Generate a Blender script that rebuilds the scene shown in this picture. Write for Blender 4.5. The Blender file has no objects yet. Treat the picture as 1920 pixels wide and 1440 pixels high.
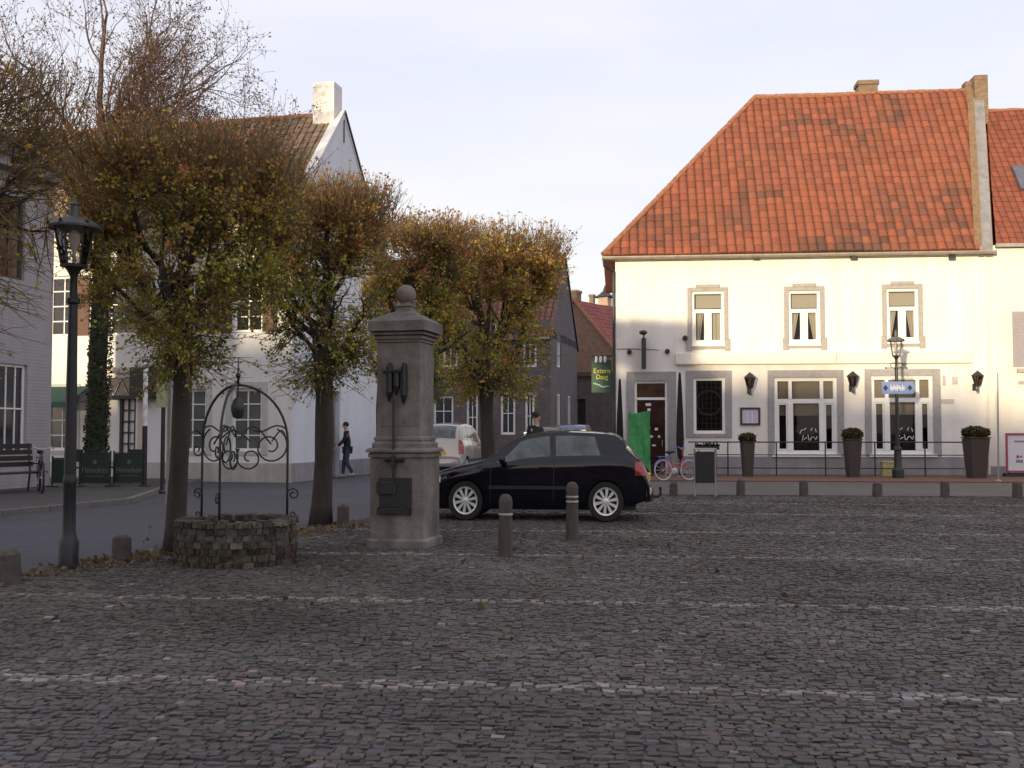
import bpy, math, random
import numpy as np
from mathutils import Vector, Matrix

R = math.radians
scene = bpy.context.scene
COL = scene.collection
rnd = random.Random(7)

# ------------------------------------------------------------------ camera
CAM_H = 1.58
PITCH = math.atan(90 / 2000)
cd = bpy.data.cameras.new("camera")
cd.sensor_width = 36
cd.lens = 36 * 2000 / 1920
cd.clip_start = 0.1
cd.clip_end = 3000
cam = bpy.data.objects.new("camera", cd)
COL.objects.link(cam)
cam.location = (0, 0, CAM_H)
cam.rotation_euler = (math.pi / 2 + PITCH, 0, 0)
scene.camera = cam

# survey helpers: sight lines of the photograph, used to measure where things stand
def ray(px, py):
    a, b = px - 960, 720 - py
    return Vector((a, 2000 * math.cos(PITCH) - b * math.sin(PITCH), 2000 * math.sin(PITCH) + b * math.cos(PITCH)))

def ground(px, py, z=0.0):
    d = ray(px, py)
    t = (z - CAM_H) / d.z
    return Vector((d.x * t, d.y * t, z))

def at(px, py, Y):
    d = ray(px, py)
    t = Y / d.y
    return Vector((d.x * t, Y, CAM_H + d.z * t))

class Frame:
    """a building's own axes: x along the facade, y into the building"""
    def __init__(s, ox, oy, rz):
        s.o = Vector((ox, oy, 0)); s.rz = rz
        s.d = Vector((math.cos(rz), math.sin(rz), 0)); s.u = Vector((-math.sin(rz), math.cos(rz), 0))
    def lp(s, px, py, yl=0.0):
        c = Vector((0, 0, CAM_H)) - s.o
        d = ray(px, py)
        t = (yl - c.dot(s.u)) / d.dot(s.u)
        q = c + d * t
        return q.dot(s.d), q.z
    def w(s, x, y, z=0.0):
        return s.o + s.d * x + s.u * y + Vector((0, 0, z))

FR = Frame(3.86, 39.65, R(-5.6))      # restaurant
FW = Frame(-6.9, 33.4, R(-12.7))      # white corner house
FL = Frame(-12.75, 29.5, R(77.3))     # left house: its facade runs along the street

# ------------------------------------------------------------------ materials
MATS = {}
def new_mat(name):
    m = bpy.data.materials.new(name); m.use_nodes = True
    nt = m.node_tree
    return m, nt, nt.nodes, nt.links, nt.nodes['Principled BSDF']

def M(name, base, rough=.7, var=.15, scale=5.0, metal=0.0, bump=0.0, bscale=40.0, tint=False,
      brick=None, coat=0.0, spec=.5, transl=0.0, dirt=0.0, var2=None, stretch=None, vari_col=None):
    if name in MATS: return MATS[name]
    m, nt, N, L, P = new_mat(name)
    tc = N.new('ShaderNodeTexCoord')
    vec = tc.outputs['Object']
    if stretch:
        mp = N.new('ShaderNodeMapping'); mp.inputs['Scale'].default_value = stretch
        L.new(vec, mp.inputs['Vector']); vec = mp.outputs['Vector']
    nz = N.new('ShaderNodeTexNoise'); nz.inputs['Scale'].default_value = scale; nz.inputs['Detail'].default_value = 6
    nz.inputs['Roughness'].default_value = .65
    L.new(vec, nz.inputs['Vector'])
    cr = N.new('ShaderNodeValToRGB')
    cr.color_ramp.elements[0].position = .3; cr.color_ramp.elements[1].position = .7
    lo = [c * (1 - var) for c in base]; hi = [min(1, c * (1 + var)) for c in base]
    if vari_col: hi = list(vari_col)
    cr.color_ramp.elements[0].color = (*lo, 1); cr.color_ramp.elements[1].color = (*hi, 1)
    L.new(nz.outputs['Fac'], cr.inputs['Fac'])
    col = cr.outputs['Color']
    def mul(c1, c2, f=1.0):
        mx = N.new('ShaderNodeMix'); mx.data_type = 'RGBA'; mx.blend_type = 'MULTIPLY'; mx.inputs['Factor'].default_value = f
        L.new(c1, mx.inputs['A']); L.new(c2, mx.inputs['B']); return mx.outputs['Result']
    if var2:   # large scale blotches: (scale, strength)
        n2 = N.new('ShaderNodeTexNoise'); n2.inputs['Scale'].default_value = var2[0]; n2.inputs['Detail'].default_value = 4
        L.new(tc.outputs['Object'], n2.inputs['Vector'])
        r2 = N.new('ShaderNodeValToRGB'); a = 1 - var2[1]
        r2.color_ramp.elements[0].position = .35; r2.color_ramp.elements[1].position = .65
        r2.color_ramp.elements[0].color = (a, a * .97, a * .94, 1); r2.color_ramp.elements[1].color = (1, 1, 1, 1)
        L.new(n2.outputs['Fac'], r2.inputs['Fac']); col = mul(col, r2.outputs['Color'])
    if tint:
        at_ = N.new('ShaderNodeAttribute'); at_.attribute_name = 'tint'
        col = mul(col, at_.outputs['Color'])
    height = None
    if brick:   # (width, height, mortar strength, contrast)
        sp = N.new('ShaderNodeSeparateXYZ'); L.new(tc.outputs['Object'], sp.inputs[0])
        ad = N.new('ShaderNodeMath'); ad.operation = 'ADD'; L.new(sp.outputs['X'], ad.inputs[0]); L.new(sp.outputs['Y'], ad.inputs[1])
        cb = N.new('ShaderNodeCombineXYZ'); L.new(ad.outputs[0], cb.inputs['X'])
        L.new(sp.outputs['Y' if len(brick) > 4 else 'Z'], cb.inputs['Y'])
        if len(brick) > 4: L.new(sp.outputs['X'], cb.inputs['X'])
        bt = N.new('ShaderNodeTexBrick'); bt.inputs['Scale'].default_value = 1.0
        bt.inputs['Brick Width'].default_value = brick[0]; bt.inputs['Row Height'].default_value = brick[1]
        bt.inputs['Mortar Size'].default_value = .012; bt.inputs['Mortar Smooth'].default_value = .4
        k = brick[3]
        bt.inputs['Color1'].default_value = (1, 1, 1, 1); bt.inputs['Color2'].default_value = (1 - k, 1 - k, 1 - k, 1)
        mk = 1 - brick[2]; bt.inputs['Mortar'].default_value = (mk, mk, mk, 1)
        L.new(cb.outputs[0], bt.inputs['Vector'])
        col = mul(col, bt.outputs['Color'])
        height = bt.outputs['Fac']
    if dirt:
        sp2 = N.new('ShaderNodeSeparateXYZ'); L.new(tc.outputs['Object'], sp2.inputs[0])
        n3 = N.new('ShaderNodeTexNoise'); n3.inputs['Scale'].default_value = 1.2; n3.inputs['Detail'].default_value = 6
        mp3 = N.new('ShaderNodeMapping'); mp3.inputs['Scale'].default_value = (1.6, 1.6, .25); L.new(tc.outputs['Object'], mp3.inputs[0]); L.new(mp3.outputs[0], n3.inputs['Vector'])
        r3 = N.new('ShaderNodeValToRGB'); r3.color_ramp.elements[0].position = .38; r3.color_ramp.elements[1].position = .62
        a = 1 - dirt
        r3.color_ramp.elements[0].color = (a, a * .98, a * .95, 1); r3.color_ramp.elements[1].color = (1, 1, 1, 1)
        L.new(n3.outputs['Fac'], r3.inputs['Fac']); col = mul(col, r3.outputs['Color'])
    L.new(col, P.inputs['Base Color'])
    P.inputs['Roughness'].default_value = rough; P.inputs['Metallic'].default_value = metal
    P.inputs['Specular IOR Level'].default_value = spec
    if coat: P.inputs['Coat Weight'].default_value = coat; P.inputs['Coat Roughness'].default_value = .04
    if bump or height:
        nb = N.new('ShaderNodeTexNoise'); nb.inputs['Scale'].default_value = bscale; nb.inputs['Detail'].default_value = 5
        L.new(vec, nb.inputs['Vector'])
        bp = N.new('ShaderNodeBump'); bp.inputs['Strength'].default_value = min(1, bump + .15); bp.inputs['Distance'].default_value = .02
        if height is not None:
            inv = N.new('ShaderNodeMath'); inv.operation = 'MULTIPLY_ADD'; inv.inputs[1].default_value = -1.2
            L.new(height, inv.inputs[0]); L.new(nb.outputs['Fac'], inv.inputs[2]); L.new(inv.outputs[0], bp.inputs['Height'])
        else: L.new(nb.outputs['Fac'], bp.inputs['Height'])
        L.new(bp.outputs['Normal'], P.inputs['Normal'])
    if transl:
        tr = N.new('ShaderNodeBsdfTranslucent'); L.new(col, tr.inputs['Color'])
        ms = N.new('ShaderNodeMixShader'); ms.inputs[0].default_value = transl
        L.new(P.outputs[0], ms.inputs[1]); L.new(tr.outputs[0], ms.inputs[2])
        L.new(ms.outputs[0], N['Material Output'].inputs['Surface'])
    MATS[name] = m
    return m

def glass_mat(name, tintc=(1, 1, 1), refl=.12):
    if name in MATS: return MATS[name]
    m, nt, N, L, P = new_mat(name)
    N.remove(P)
    t = N.new('ShaderNodeBsdfTransparent'); t.inputs['Color'].default_value = (*tintc, 1)
    g = N.new('ShaderNodeBsdfGlossy'); g.inputs['Roughness'].default_value = .02
    nz = N.new('ShaderNodeTexNoise'); nz.inputs['Scale'].default_value = 2.5; tc = N.new('ShaderNodeTexCoord'); L.new(tc.outputs['Object'], nz.inputs['Vector'])
    bp = N.new('ShaderNodeBump'); bp.inputs['Strength'].default_value = .04; bp.inputs['Distance'].default_value = .02
    L.new(nz.outputs['Fac'], bp.inputs['Height']); L.new(bp.outputs['Normal'], g.inputs['Normal'])
    fr = N.new('ShaderNodeFresnel'); fr.inputs['IOR'].default_value = 1.5
    ad = N.new('ShaderNodeMath'); ad.operation = 'ADD'; ad.inputs[1].default_value = refl; ad.use_clamp = True
    L.new(fr.outputs[0], ad.inputs[0])
    ms = N.new('ShaderNodeMixShader'); L.new(ad.outputs[0], ms.inputs[0]); L.new(t.outputs[0], ms.inputs[1]); L.new(g.outputs[0], ms.inputs[2])
    L.new(ms.outputs[0], N['Material Output'].inputs['Surface'])
    MATS[name] = m
    return m

white_wall = M('whitewashed_brick', (.82, .79, .75), .85, .03, 3, bump=.1, bscale=60, brick=(.22, .075, .05, .02), dirt=.07)
white_plaster = M('white_plaster', (.75, .74, .74), .85, .03, 3, bump=.1, bscale=60, dirt=.06)
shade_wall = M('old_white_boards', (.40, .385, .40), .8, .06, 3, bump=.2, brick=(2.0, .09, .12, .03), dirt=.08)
cream_wall = M('cream_plaster', (.80, .76, .66), .85, .05, 2, bump=.1, dirt=.08)
plinth_grey = M('grey_plinth_paint', (.30, .29, .31), .8, .12, 4, bump=.2, dirt=.2)
plinth_cream = M('cream_plinth_paint', (.50, .47, .43), .8, .10, 4, bump=.2, dirt=.2)
surround_grey = M('grey_stone_trim', (.33, .31, .31), .8, .15, 9, bump=.2)
surround_tan = M('tan_stone_trim', (.36, .335, .31), .8, .15, 9, bump=.2)
white_paint = M('white_window_paint', (.80, .79, .77), .45, .04, 6)
dark_paint = M('black_iron_paint', (.018, .019, .020), .45, .3, 12, bump=.1)
dark_green = M('dark_green_paint', (.012, .028, .020), .5, .25, 8)
dark_wood = M('dark_bench_wood', (.022, .020, .018), .6, .3, 8, stretch=(1, 8, 8))
zinc = M('weathered_zinc', (.33, .29, .25), .55, .2, 6, metal=.3)
dark_glass = M('dark_window_glass', (.02, .022, .026), .06, .3, 1.5, spec=.8)
curtain_mat = M('net_curtain', (.75, .70, .60), .9, .1, 6, stretch=(30, 1, 1), transl=.2)
blind_mat = M('tan_roller_blind', (.42, .36, .28), .9, .06, 10)
room_dark = M('dark_room', (.02, .016, .014), .9, .6, 1.5)
glass = glass_mat('window_glass', (.7, .7, .7), refl=-.005)
lamp_glass = glass_mat('lantern_glass', (.95, .95, .93), .03)
car_glass = M('car_window_glass', (.004, .005, .005), .04, .2, 3.2, spec=.7, bump=.06, bscale=2, vari_col=(.12, .145, .135))
brick_grey = M('grey_brick', (.155, .13, .135), .85, .2, 3, brick=(.22, .075, .25, .25), bump=.2, dirt=.15)
brick_brown = M('brown_brick', (.28, .17, .11), .85, .2, 3, brick=(.22, .075, .2, .3), bump=.2)
brick_chim = M('chimney_brick', (.25, .175, .115), .85, .2, 6, brick=(.2, .07, .25, .3), bump=.2)
tile_orange = M('orange_pantile', (.25, .077, .036), .75, .18, 14, tint=True, bump=.2, bscale=50)
tile_brown = M('brown_pantile', (.25, .165, .10), .8, .2, 14, tint=True, bump=.2, bscale=50)
tile_dark = M('dark_red_pantile', (.20, .085, .06), .8, .2, 14, tint=True, bump=.2)
tile_red = M('red_pantile', (.28, .07, .055), .8, .2, 14, tint=True, bump=.2)
ridge_mat = M('ridge_tile', (.30, .13, .07), .8, .3, 8, bump=.2)
bark = M('tree_bark', (.048, .040, .031), .9, .35, 5, bump=.7, bscale=22, stretch=(1, 1, .25))
bark_ivy = M('ivy_covered_bark', (.035, .04, .022), .9, .5, 9, bump=.9, bscale=18)
twig_mat = M('twig_bark', (.17, .115, .05), .9, .3, 5)
leaf_mat = M('autumn_leaf', (1.0, 1.0, 1.0), .6, .12, 3, tint=True, transl=.45)
stone_mat = M('cobble_stone', (.103, .093, .083), .85, .2, 30, tint=True, bump=.4, bscale=60, spec=.35, var2=(.5, .25))
gap_mat = M('sandy_cobble_joints', (.094, .085, .075), .95, .2, 9, bump=.5, bscale=30, var2=(.35, .3))
road_mat = M('grey_block_paving', (.072, .072, .088), .75, .15, 4, brick=(.2, .1, .3, .22, 1), bump=.2, var2=(.4, .2))
strip_mat = M('pale_block_paving', (.10, .091, .086), .85, .15, 5, brick=(.2, .1, .2, .2, 1), bump=.2, var2=(.5, .2))
redbrick_pave = M('red_brick_paving', (.145, .072, .052), .85, .2, 6, brick=(.2, .1, .25, .25, 1), bump=.2)
pave_mat = M('grey_pavement', (.07, .064, .062), .85, .18, 6, brick=(.3, .3, .25, .2, 1), bump=.2)
kerb_mat = M('kerb_stone', (.16, .15, .14), .85, .2, 8, bump=.3)
pump_stone = M('weathered_blue_stone', (.225, .20, .18), .85, .34, 3.5, bump=.5, bscale=25, var2=(1.3, .35), dirt=.3)
rubble = M('mossy_rubble', (.066, .058, .048), .9, .5, 10, tint=True, bump=.7, bscale=35)
bollard_mat = M('weathered_oak', (.075, .06, .053), .85, .3, 10, bump=.5, stretch=(1, 1, .2))
bollard_stone = M('bollard_stone', (.085, .068, .056), .9, .3, 10, bump=.5)
steel = M('worn_steel', (.5, .48, .46), .4, .2, 20, metal=.7)
silver_rim = M('silver_alloy', (.75, .74, .73), .32, .06, 9, metal=.35)
tyre_mat = M('tyre_rubber', (.016, .016, .017), .85, .2, 20)
black_paint = M('black_car_paint', (.004, .004, .008), .09, .1, 3, spec=.45)
silver_paint = M('silver_car_paint', (.34, .325, .315), .3, .05, 3, metal=.4, coat=1.0)
blue_paint = M('blue_car_paint', (.05, .07, .20), .2, .05, 3, coat=1.0)
grey_paint = M('dark_grey_car_paint', (.06, .06, .075), .2, .05, 3, coat=1.0)
black_plastic = M('black_plastic', (.018, .018, .019), .55, .2, 20)
red_lens = M('red_lamp_lens', (.30, .012, .02), .15, .2, 9, coat=.6)
amber_lens = M('clear_lamp_lens', (.6, .58, .55), .1, .1, 9, coat=1.0)
yellow_plate = M('yellow_plate', (.75, .52, .05), .5, .05, 9)
skin = M('skin', (.48, .30, .22), .6, .08, 20)
cloth_dark = M('dark_jacket_cloth', (.012, .013, .018), .9, .3, 20, bump=.3)
jeans = M('blue_jeans', (.035, .05, .085), .9, .25, 20, bump=.2)
hair_mat = M('dark_hair', (.012, .009, .008), .7, .3, 40)
shoe_mat = M('pale_shoe', (.35, .33, .31), .7, .2, 20)
green_tarp = M('green_tarpaulin', (.034, .25, .07), .5, .35, 5, bump=.4, bscale=6)
awning_green = M('green_awning_cloth', (.015, .06, .05), .8, .2, 5)
parasol_cloth = M('black_parasol_cloth', (.014, .012, .013), .9, .3, 9, bump=.3)
planter_mat = M('brown_woven_planter', (.06, .042, .034), .7, .3, 20, bump=.5, stretch=(1, 1, 6))
blue_sign = M('blue_sign_enamel', (.24, .33, .58), .4, .1, 6)
white_ink = M('white_lettering', (.8, .8, .78), .6, .03, 9)
yellow_ink = M('yellow_lettering', (.70, .62, .08), .6, .05, 9)
green_board = M('green_sign_board', (.012, .055, .030), .5, .3, 6)
red_frame = M('crimson_frame', (.33, .05, .12), .5, .1, 9)
poster_paper = M('poster_paper', (.66, .64, .66), .7, .08, 14)
red_paint = M('red_bike_paint', (.45, .05, .05), .35, .1, 9)
bike_blue = M('blue_bike_paint', (.10, .16, .40), .35, .1, 9)
box_yellow = M('faded_yellow_box', (.42, .38, .16), .7, .15, 9)
box_green = M('pale_green_enamel', (.33, .36, .20), .6, .12, 9)
bulb_mat = M('frosted_bulb', (.85, .72, .66), .4, .05, 9, transl=.4)
bin_mat = M('dark_bin_slats', (.02, .024, .022), .55, .3, 12, stretch=(12, 12, 1))

# ------------------------------------------------------------------ mesh builder
class MB:
    def __init__(s): s.v = []; s.f = []; s.t = []
    def add(s, vs, fs, tint=None):
        b = len(s.v); s.v.extend([tuple(v) for v in vs]); s.f.extend([[b + i for i in f] for f in fs])
        if tint is not None: s.t.extend([tint] * len(vs))
        return b
    def box(s, x0, x1, y0, y1, z0, z1, tint=None):
        s.add([(x0, y0, z0), (x1, y0, z0), (x1, y1, z0), (x0, y1, z0), (x0, y0, z1), (x1, y0, z1), (x1, y1, z1), (x0, y1, z1)],
              [(0, 3, 2, 1), (4, 5, 6, 7), (0, 1, 5, 4), (1, 2, 6, 5), (2, 3, 7, 6), (3, 0, 4, 7)], tint)
        return s
    def bbox(s, x0, x1, y0, y1, z0, z1, b=.01, tint=None):
        """box with chamfered top and vertical edges"""
        def ring(i, z): return [(x0 + i + b, y0 + i, z), (x1 - i - b, y0 + i, z), (x1 - i, y0 + i + b, z), (x1 - i, y1 - i - b, z), (x1 - i - b, y1 - i, z), (x0 + i + b, y1 - i, z), (x0 + i, y1 - i - b, z), (x0 + i, y0 + i + b, z)]
        vs = ring(0, z0) + ring(0, z1 - b) + ring(b, z1)
        fs = [tuple(range(7, -1, -1)), tuple(range(16, 24))]
        for k in (0, 8):
            for i in range(8): j = (i + 1) % 8; fs.append((k + i, k + j, k + 8 + j, k + 8 + i))
        s.add(vs, fs, tint); return s
    def quad(s, a, b, c, d, tint=None): s.add([a, b, c, d], [(0, 1, 2, 3)], tint); return s
    def poly(s, pts, tint=None): s.add(pts, [tuple(range(len(pts)))], tint); return s
    def prism(s, pts, d, tint=None):
        n = len(pts); d = Vector(d); vs = [Vector(p) for p in pts] + [Vector(p) + d for p in pts]
        fs = [tuple(range(n))[::-1], tuple(range(n, 2 * n))] + [(i, (i + 1) % n, n + (i + 1) % n, n + i) for i in range(n)]
        s.add(vs, fs, tint); return s
    def tube(s, path, r, n=6, cap=True, tint=None):
        path = [Vector(p) for p in path]; m = len(path)
        rs = r if isinstance(r, (list, tuple)) else [r] * m
        vs = []; prev = None
        for i, p in enumerate(path):
            t = (path[min(i + 1, m - 1)] - path[max(i - 1, 0)])
            t = t.normalized() if t.length > 1e-9 else Vector((0, 0, 1))
            if prev is None: a = t.orthogonal().normalized()
            else:
                a = prev - t * prev.dot(t); a = a.normalized() if a.length > 1e-6 else t.orthogonal().normalized()
            prev = a; b = t.cross(a)
            for k in range(n):
                q = 2 * math.pi * k / n
                vs.append(p + (a * math.cos(q) + b * math.sin(q)) * rs[i])
        fs = [(i * n + k, i * n + (k + 1) % n, (i + 1) * n + (k + 1) % n, (i + 1) * n + k) for i in range(m - 1) for k in range(n)]
        if cap: fs += [tuple(range(n))[::-1], tuple(range((m - 1) * n, m * n))]
        s.add(vs, fs, tint); return s
    def lathe(s, prof, n=24, c=(0, 0, 0), axis='z', cap=True, tint=None, rot=0.0):
        vs = []; c = Vector(c)
        for r, h in prof:
            for k in range(n):
                q = 2 * math.pi * k / n + rot; a, b = r * math.cos(q), r * math.sin(q)
                vs.append(c + (Vector((a, b, h)) if axis == 'z' else Vector((a, h, b)) if axis == 'y' else Vector((h, a, b))))
        m = len(prof)
        fs = [(i * n + k, i * n + (k + 1) % n, (i + 1) * n + (k + 1) % n, (i + 1) * n + k) for i in range(m - 1) for k in range(n)]
        if axis == 'y': fs = [f[::-1] for f in fs]
        if cap:
            if prof[0][0] > 1e-4: fs.append(tuple(range(n))[::-1])
            if prof[-1][0] > 1e-4: fs.append(tuple(range((m - 1) * n, m * n)))
        s.add(vs, fs, tint); return s
    def ball(s, c, r, n=12, sz=(1, 1, 1), tint=None):
        prof = []
        c = Vector(c); vs = []; m = n // 2 + 1
        for i in range(m):
            th = math.pi * i / (m - 1)
            for k in range(n):
                q = 2 * math.pi * k / n
                vs.append(c + Vector((r * sz[0] * math.sin(th) * math.cos(q), r * sz[1] * math.sin(th) * math.sin(q), -r * sz[2] * math.cos(th))))
        fs = [(i * n + k, i * n + (k + 1) % n, (i + 1) * n + (k + 1) % n, (i + 1) * n + k) for i in range(m - 1) for k in range(n)]
        s.add(vs, fs, tint); return s
    def build(s, name, mat, parent=None, smooth=False, loc=None, rz=None):
        me = bpy.data.meshes.new(name)
        me.from_pydata(s.v, [], s.f); me.update()
        if s.t:
            ca = me.attributes.new('tint', 'FLOAT_COLOR', 'POINT')
            arr = np.ones((len(s.v), 4), np.float32); arr[:, :3] = np.array(s.t, np.float32)[:, :3]
            ca.data.foreach_set('color', arr.ravel())
        if smooth:
            me.polygons.foreach_set('use_smooth', [True] * len(me.polygons))
            if smooth == 'auto':
                try: me.set_sharp_from_angle(angle=R(35))
                except Exception: pass
        me.materials.append(mat)
        o = bpy.data.objects.new(name, me); COL.objects.link(o)
        if parent: o.parent = parent
        if loc is not None: o.location = loc
        if rz is not None: o.rotation_euler.z = rz
        return o

def tag(o, label=None, cat=None, group=None, kind=None):
    if label: o['label'] = label
    if cat: o['category'] = cat
    if group: o['group'] = group
    if kind: o['kind'] = kind
    return o

def thing(name, label, cat, loc=(0, 0, 0), rz=0.0, group=None):
    o = bpy.data.objects.new(name, None); COL.objects.link(o); o.empty_display_size = .2
    o.location = loc; o.rotation_euler.z = rz
    return tag(o, label, cat, group)

def dup(src, loc=None, rz=None, label=None, group=None, scale=None):
    def cp(o, par):
        c = o.copy(); COL.objects.link(c)
        if par: c.parent = par
        for ch in list(o.children): cp(ch, c)
        return c
    r = cp(src, None)
    if loc is not None: r.location = loc
    if rz is not None: r.rotation_euler.z = rz
    if scale is not None: r.scale = scale
    if label: r['label'] = label
    if group: r['group'] = group
    return r

def text(body, mat, parent, size, loc, rz=0.0, name='lettering', ext=.004, align='CENTER', rx=math.pi / 2, sx=1.0):
    cu = bpy.data.curves.new(name, 'FONT'); cu.body = body; cu.size = size; cu.extrude = ext; cu.align_x = align; cu.align_y = 'CENTER'
    t = bpy.data.objects.new(name, cu); COL.objects.link(t)
    bpy.context.view_layer.update()
    dg = bpy.context.evaluated_depsgraph_get()
    me = bpy.data.meshes.new_from_object(t.evaluated_get(dg))
    bpy.data.objects.remove(t); bpy.data.curves.remove(cu)
    me.materials.clear(); me.materials.append(mat)
    o = bpy.data.objects.new(name, me); COL.objects.link(o); o.parent = parent
    o.location = loc; o.rotation_euler = (rx, 0, rz); o.scale = (sx, 1, 1)
    return o
# ------------------------------------------------------------------ light
SUN_AZ, SUN_EL = R(24), R(4.5)          # travel direction: away from the viewer and to the right
w = bpy.data.worlds.new("World"); scene.world = w; w.use_nodes = True
N, L = w.node_tree.nodes, w.node_tree.links
bg = N['Background']; bg.inputs['Strength'].default_value = .12
sky = N.new('ShaderNodeTexSky'); sky.sky_type = 'NISHITA'; sky.sun_disc = False
sky.sun_elevation = SUN_EL; sky.sun_rotation = math.pi + SUN_AZ
sky.air_density = 1.0; sky.dust_density = 2.0; sky.ozone_density = 1.5
tc = N.new('ShaderNodeTexCoord')
nz = N.new('ShaderNodeTexNoise'); nz.inputs['Scale'].default_value = 1.6; nz.inputs['Detail'].default_value = 7; nz.inputs['Roughness'].default_value = .55
mp = N.new('ShaderNodeMapping'); mp.inputs['Scale'].default_value = (1, 1, 4.5); L.new(tc.outputs['Generated'], mp.inputs[0]); L.new(mp.outputs[0], nz.inputs['Vector'])
veil = N.new('ShaderNodeValToRGB')
veil.color_ramp.elements[0].position = .30; veil.color_ramp.elements[1].position = .72
veil.color_ramp.elements[0].color = (.78, .79, .93, 1); veil.color_ramp.elements[1].color = (.99, .93, .93, 1)
L.new(nz.outputs['Fac'], veil.inputs['Fac'])
vs = N.new('ShaderNodeVectorMath'); vs.operation = 'SCALE'; vs.inputs['Scale'].default_value = 8.0
bl = N.new('ShaderNodeValToRGB'); bl.color_ramp.elements[0].position = .25; bl.color_ramp.elements[1].position = .75
bl.color_ramp.elements[0].color = (1, 1, 1, 1); bl.color_ramp.elements[1].color = (.93, .95, 1.02, 1)
sz_ = N.new('ShaderNodeSeparateXYZ'); L.new(tc.outputs['Generated'], sz_.inputs[0]); L.new(sz_.outputs['Z'], bl.inputs['Fac'])
vm = N.new('ShaderNodeVectorMath'); vm.operation = 'MULTIPLY'; L.new(veil.outputs['Color'], vm.inputs[0]); L.new(bl.outputs['Color'], vm.inputs[1])
L.new(vm.outputs[0], vs.inputs[0])
# sky overhead brightened beyond the frame, added to lift ambient light on walls
sx = N.new('ShaderNodeSeparateXYZ'); L.new(tc.outputs['Generated'], sx.inputs[0])
mr = N.new('ShaderNodeMapRange'); mr.inputs['From Min'].default_value = .45; mr.inputs['From Max'].default_value = .9; mr.inputs['To Min'].default_value = 7.7; mr.inputs['To Max'].default_value = 9.0
L.new(sx.outputs['Z'], mr.inputs['Value']); L.new(mr.outputs[0], vs.inputs['Scale'])
ad = N.new('ShaderNodeVectorMath'); ad.operation = 'ADD'
sk = N.new('ShaderNodeVectorMath'); sk.operation = 'SCALE'; sk.inputs['Scale'].default_value = .55
L.new(sky.outputs['Color'], sk.inputs[0])
L.new(sk.outputs[0], ad.inputs[0]); L.new(vs.outputs[0], ad.inputs[1])
L.new(ad.outputs[0], bg.inputs['Color'])
sd = bpy.data.lights.new("sun", 'SUN'); sd.energy = 5.0; sd.angle = R(1.6); sd.color = (1.0, .82, .53)
so = bpy.data.objects.new("sun", sd); COL.objects.link(so); so.location = (-30, -40, 20)
tv = Vector((math.sin(SUN_AZ) * math.cos(SUN_EL), math.cos(SUN_AZ) * math.cos(SUN_EL), -math.sin(SUN_EL)))
so.rotation_euler = tv.to_track_quat('-Z', 'Y').to_euler()
scene.view_settings.view_transform = 'Standard'; scene.view_settings.look = 'None'; scene.view_settings.exposure = 0
try: scene.cycles.max_bounces = 8; scene.cycles.transparent_max_bounces = 16
except Exception: pass

# ------------------------------------------------------------------ ground
def sheet(name, pts, z, mat, kind='structure'):
    mb = MB(); mb.poly([(x, y, z) for x, y in pts]); return tag(mb.build(name, mat), kind=kind)

mb = MB(); mb.quad((-900, -900, -.014), (900, -900, -.014), (900, 1500, -.014), (-900, 1500, -.014)); tag(mb.build('ground', gap_mat), kind='structure')
ROAD = [(-9.3, 3), (-5.5, 11.6), (-4.55, 14.1), (-2.9, 18.2), (-.9, 23.6), (2.2, 27.3), (3.2, 33.0), (3.5, 39.5), (10, 90), (2, 90), (-4.9, 41.6), (-6.8, 33.3), (-22, 36.8), (-60, 30), (-60, 3)]
sheet('road', ROAD, 0.0, road_mat)
sl = [FR.w(-1.75, -12.6), FR.w(45, -12.6), FR.w(45, -5.3), FR.w(-.6, -5.3)]
sheet('side_street', [(p.x, p.y) for p in sl], .004, strip_mat)
mb = MB()
pl = [FR.w(-.5, -5.3), FR.w(45, -5.3), FR.w(45, .4), FR.w(-.1, .4)]
mb.prism([(p.x, p.y, -.01) for p in pl], (0, 0, .045)); tag(mb.build('brick_pavement', redbrick_pave), kind='structure')
TERR = [(-12.2, 12.5), (-9.61, 20.1), (-8.5, 23.7), (-8.75, 25.2), (-9.5, 29.5), (-9.9, 33.85), (-30, 38), (-30, 12.5)]
mb = MB(); mb.prism([(x, y, -.01) for x, y in TERR], (0, 0, .11)); tag(mb.build('pavement', pave_mat), kind='structure')
mb = MB()
for i in range(5):
    a, b = Vector((*TERR[i], 0)), Vector((*TERR[i + 1], 0)); n = max(1, int((b - a).length / 1.0))
    for k in range(n):
        p, q = a.lerp(b, k / n), a.lerp(b, (k + .985) / n); d = (q - p).normalized(); nn = Vector((d.y, -d.x, 0))
        mb.prism([p + nn * .08 + Vector((0, 0, -.01)), q + nn * .08 + Vector((0, 0, -.01)), q - nn * .06 + Vector((0, 0, -.01)), p - nn * .06 + Vector((0, 0, -.01))], (0, 0, .125))
tag(mb.build('kerb', kerb_mat), kind='structure')

def inside(x, y, poly):
    c = False; n = len(poly); j = n - 1
    for i in range(n):
        xi, yi = poly[i]; xj, yj = poly[j]
        if (yi > y) != (yj > y) and x < (xj - xi) * (y - yi) / (yj - yi) + xi: c = not c
        j = i
    return c

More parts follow.
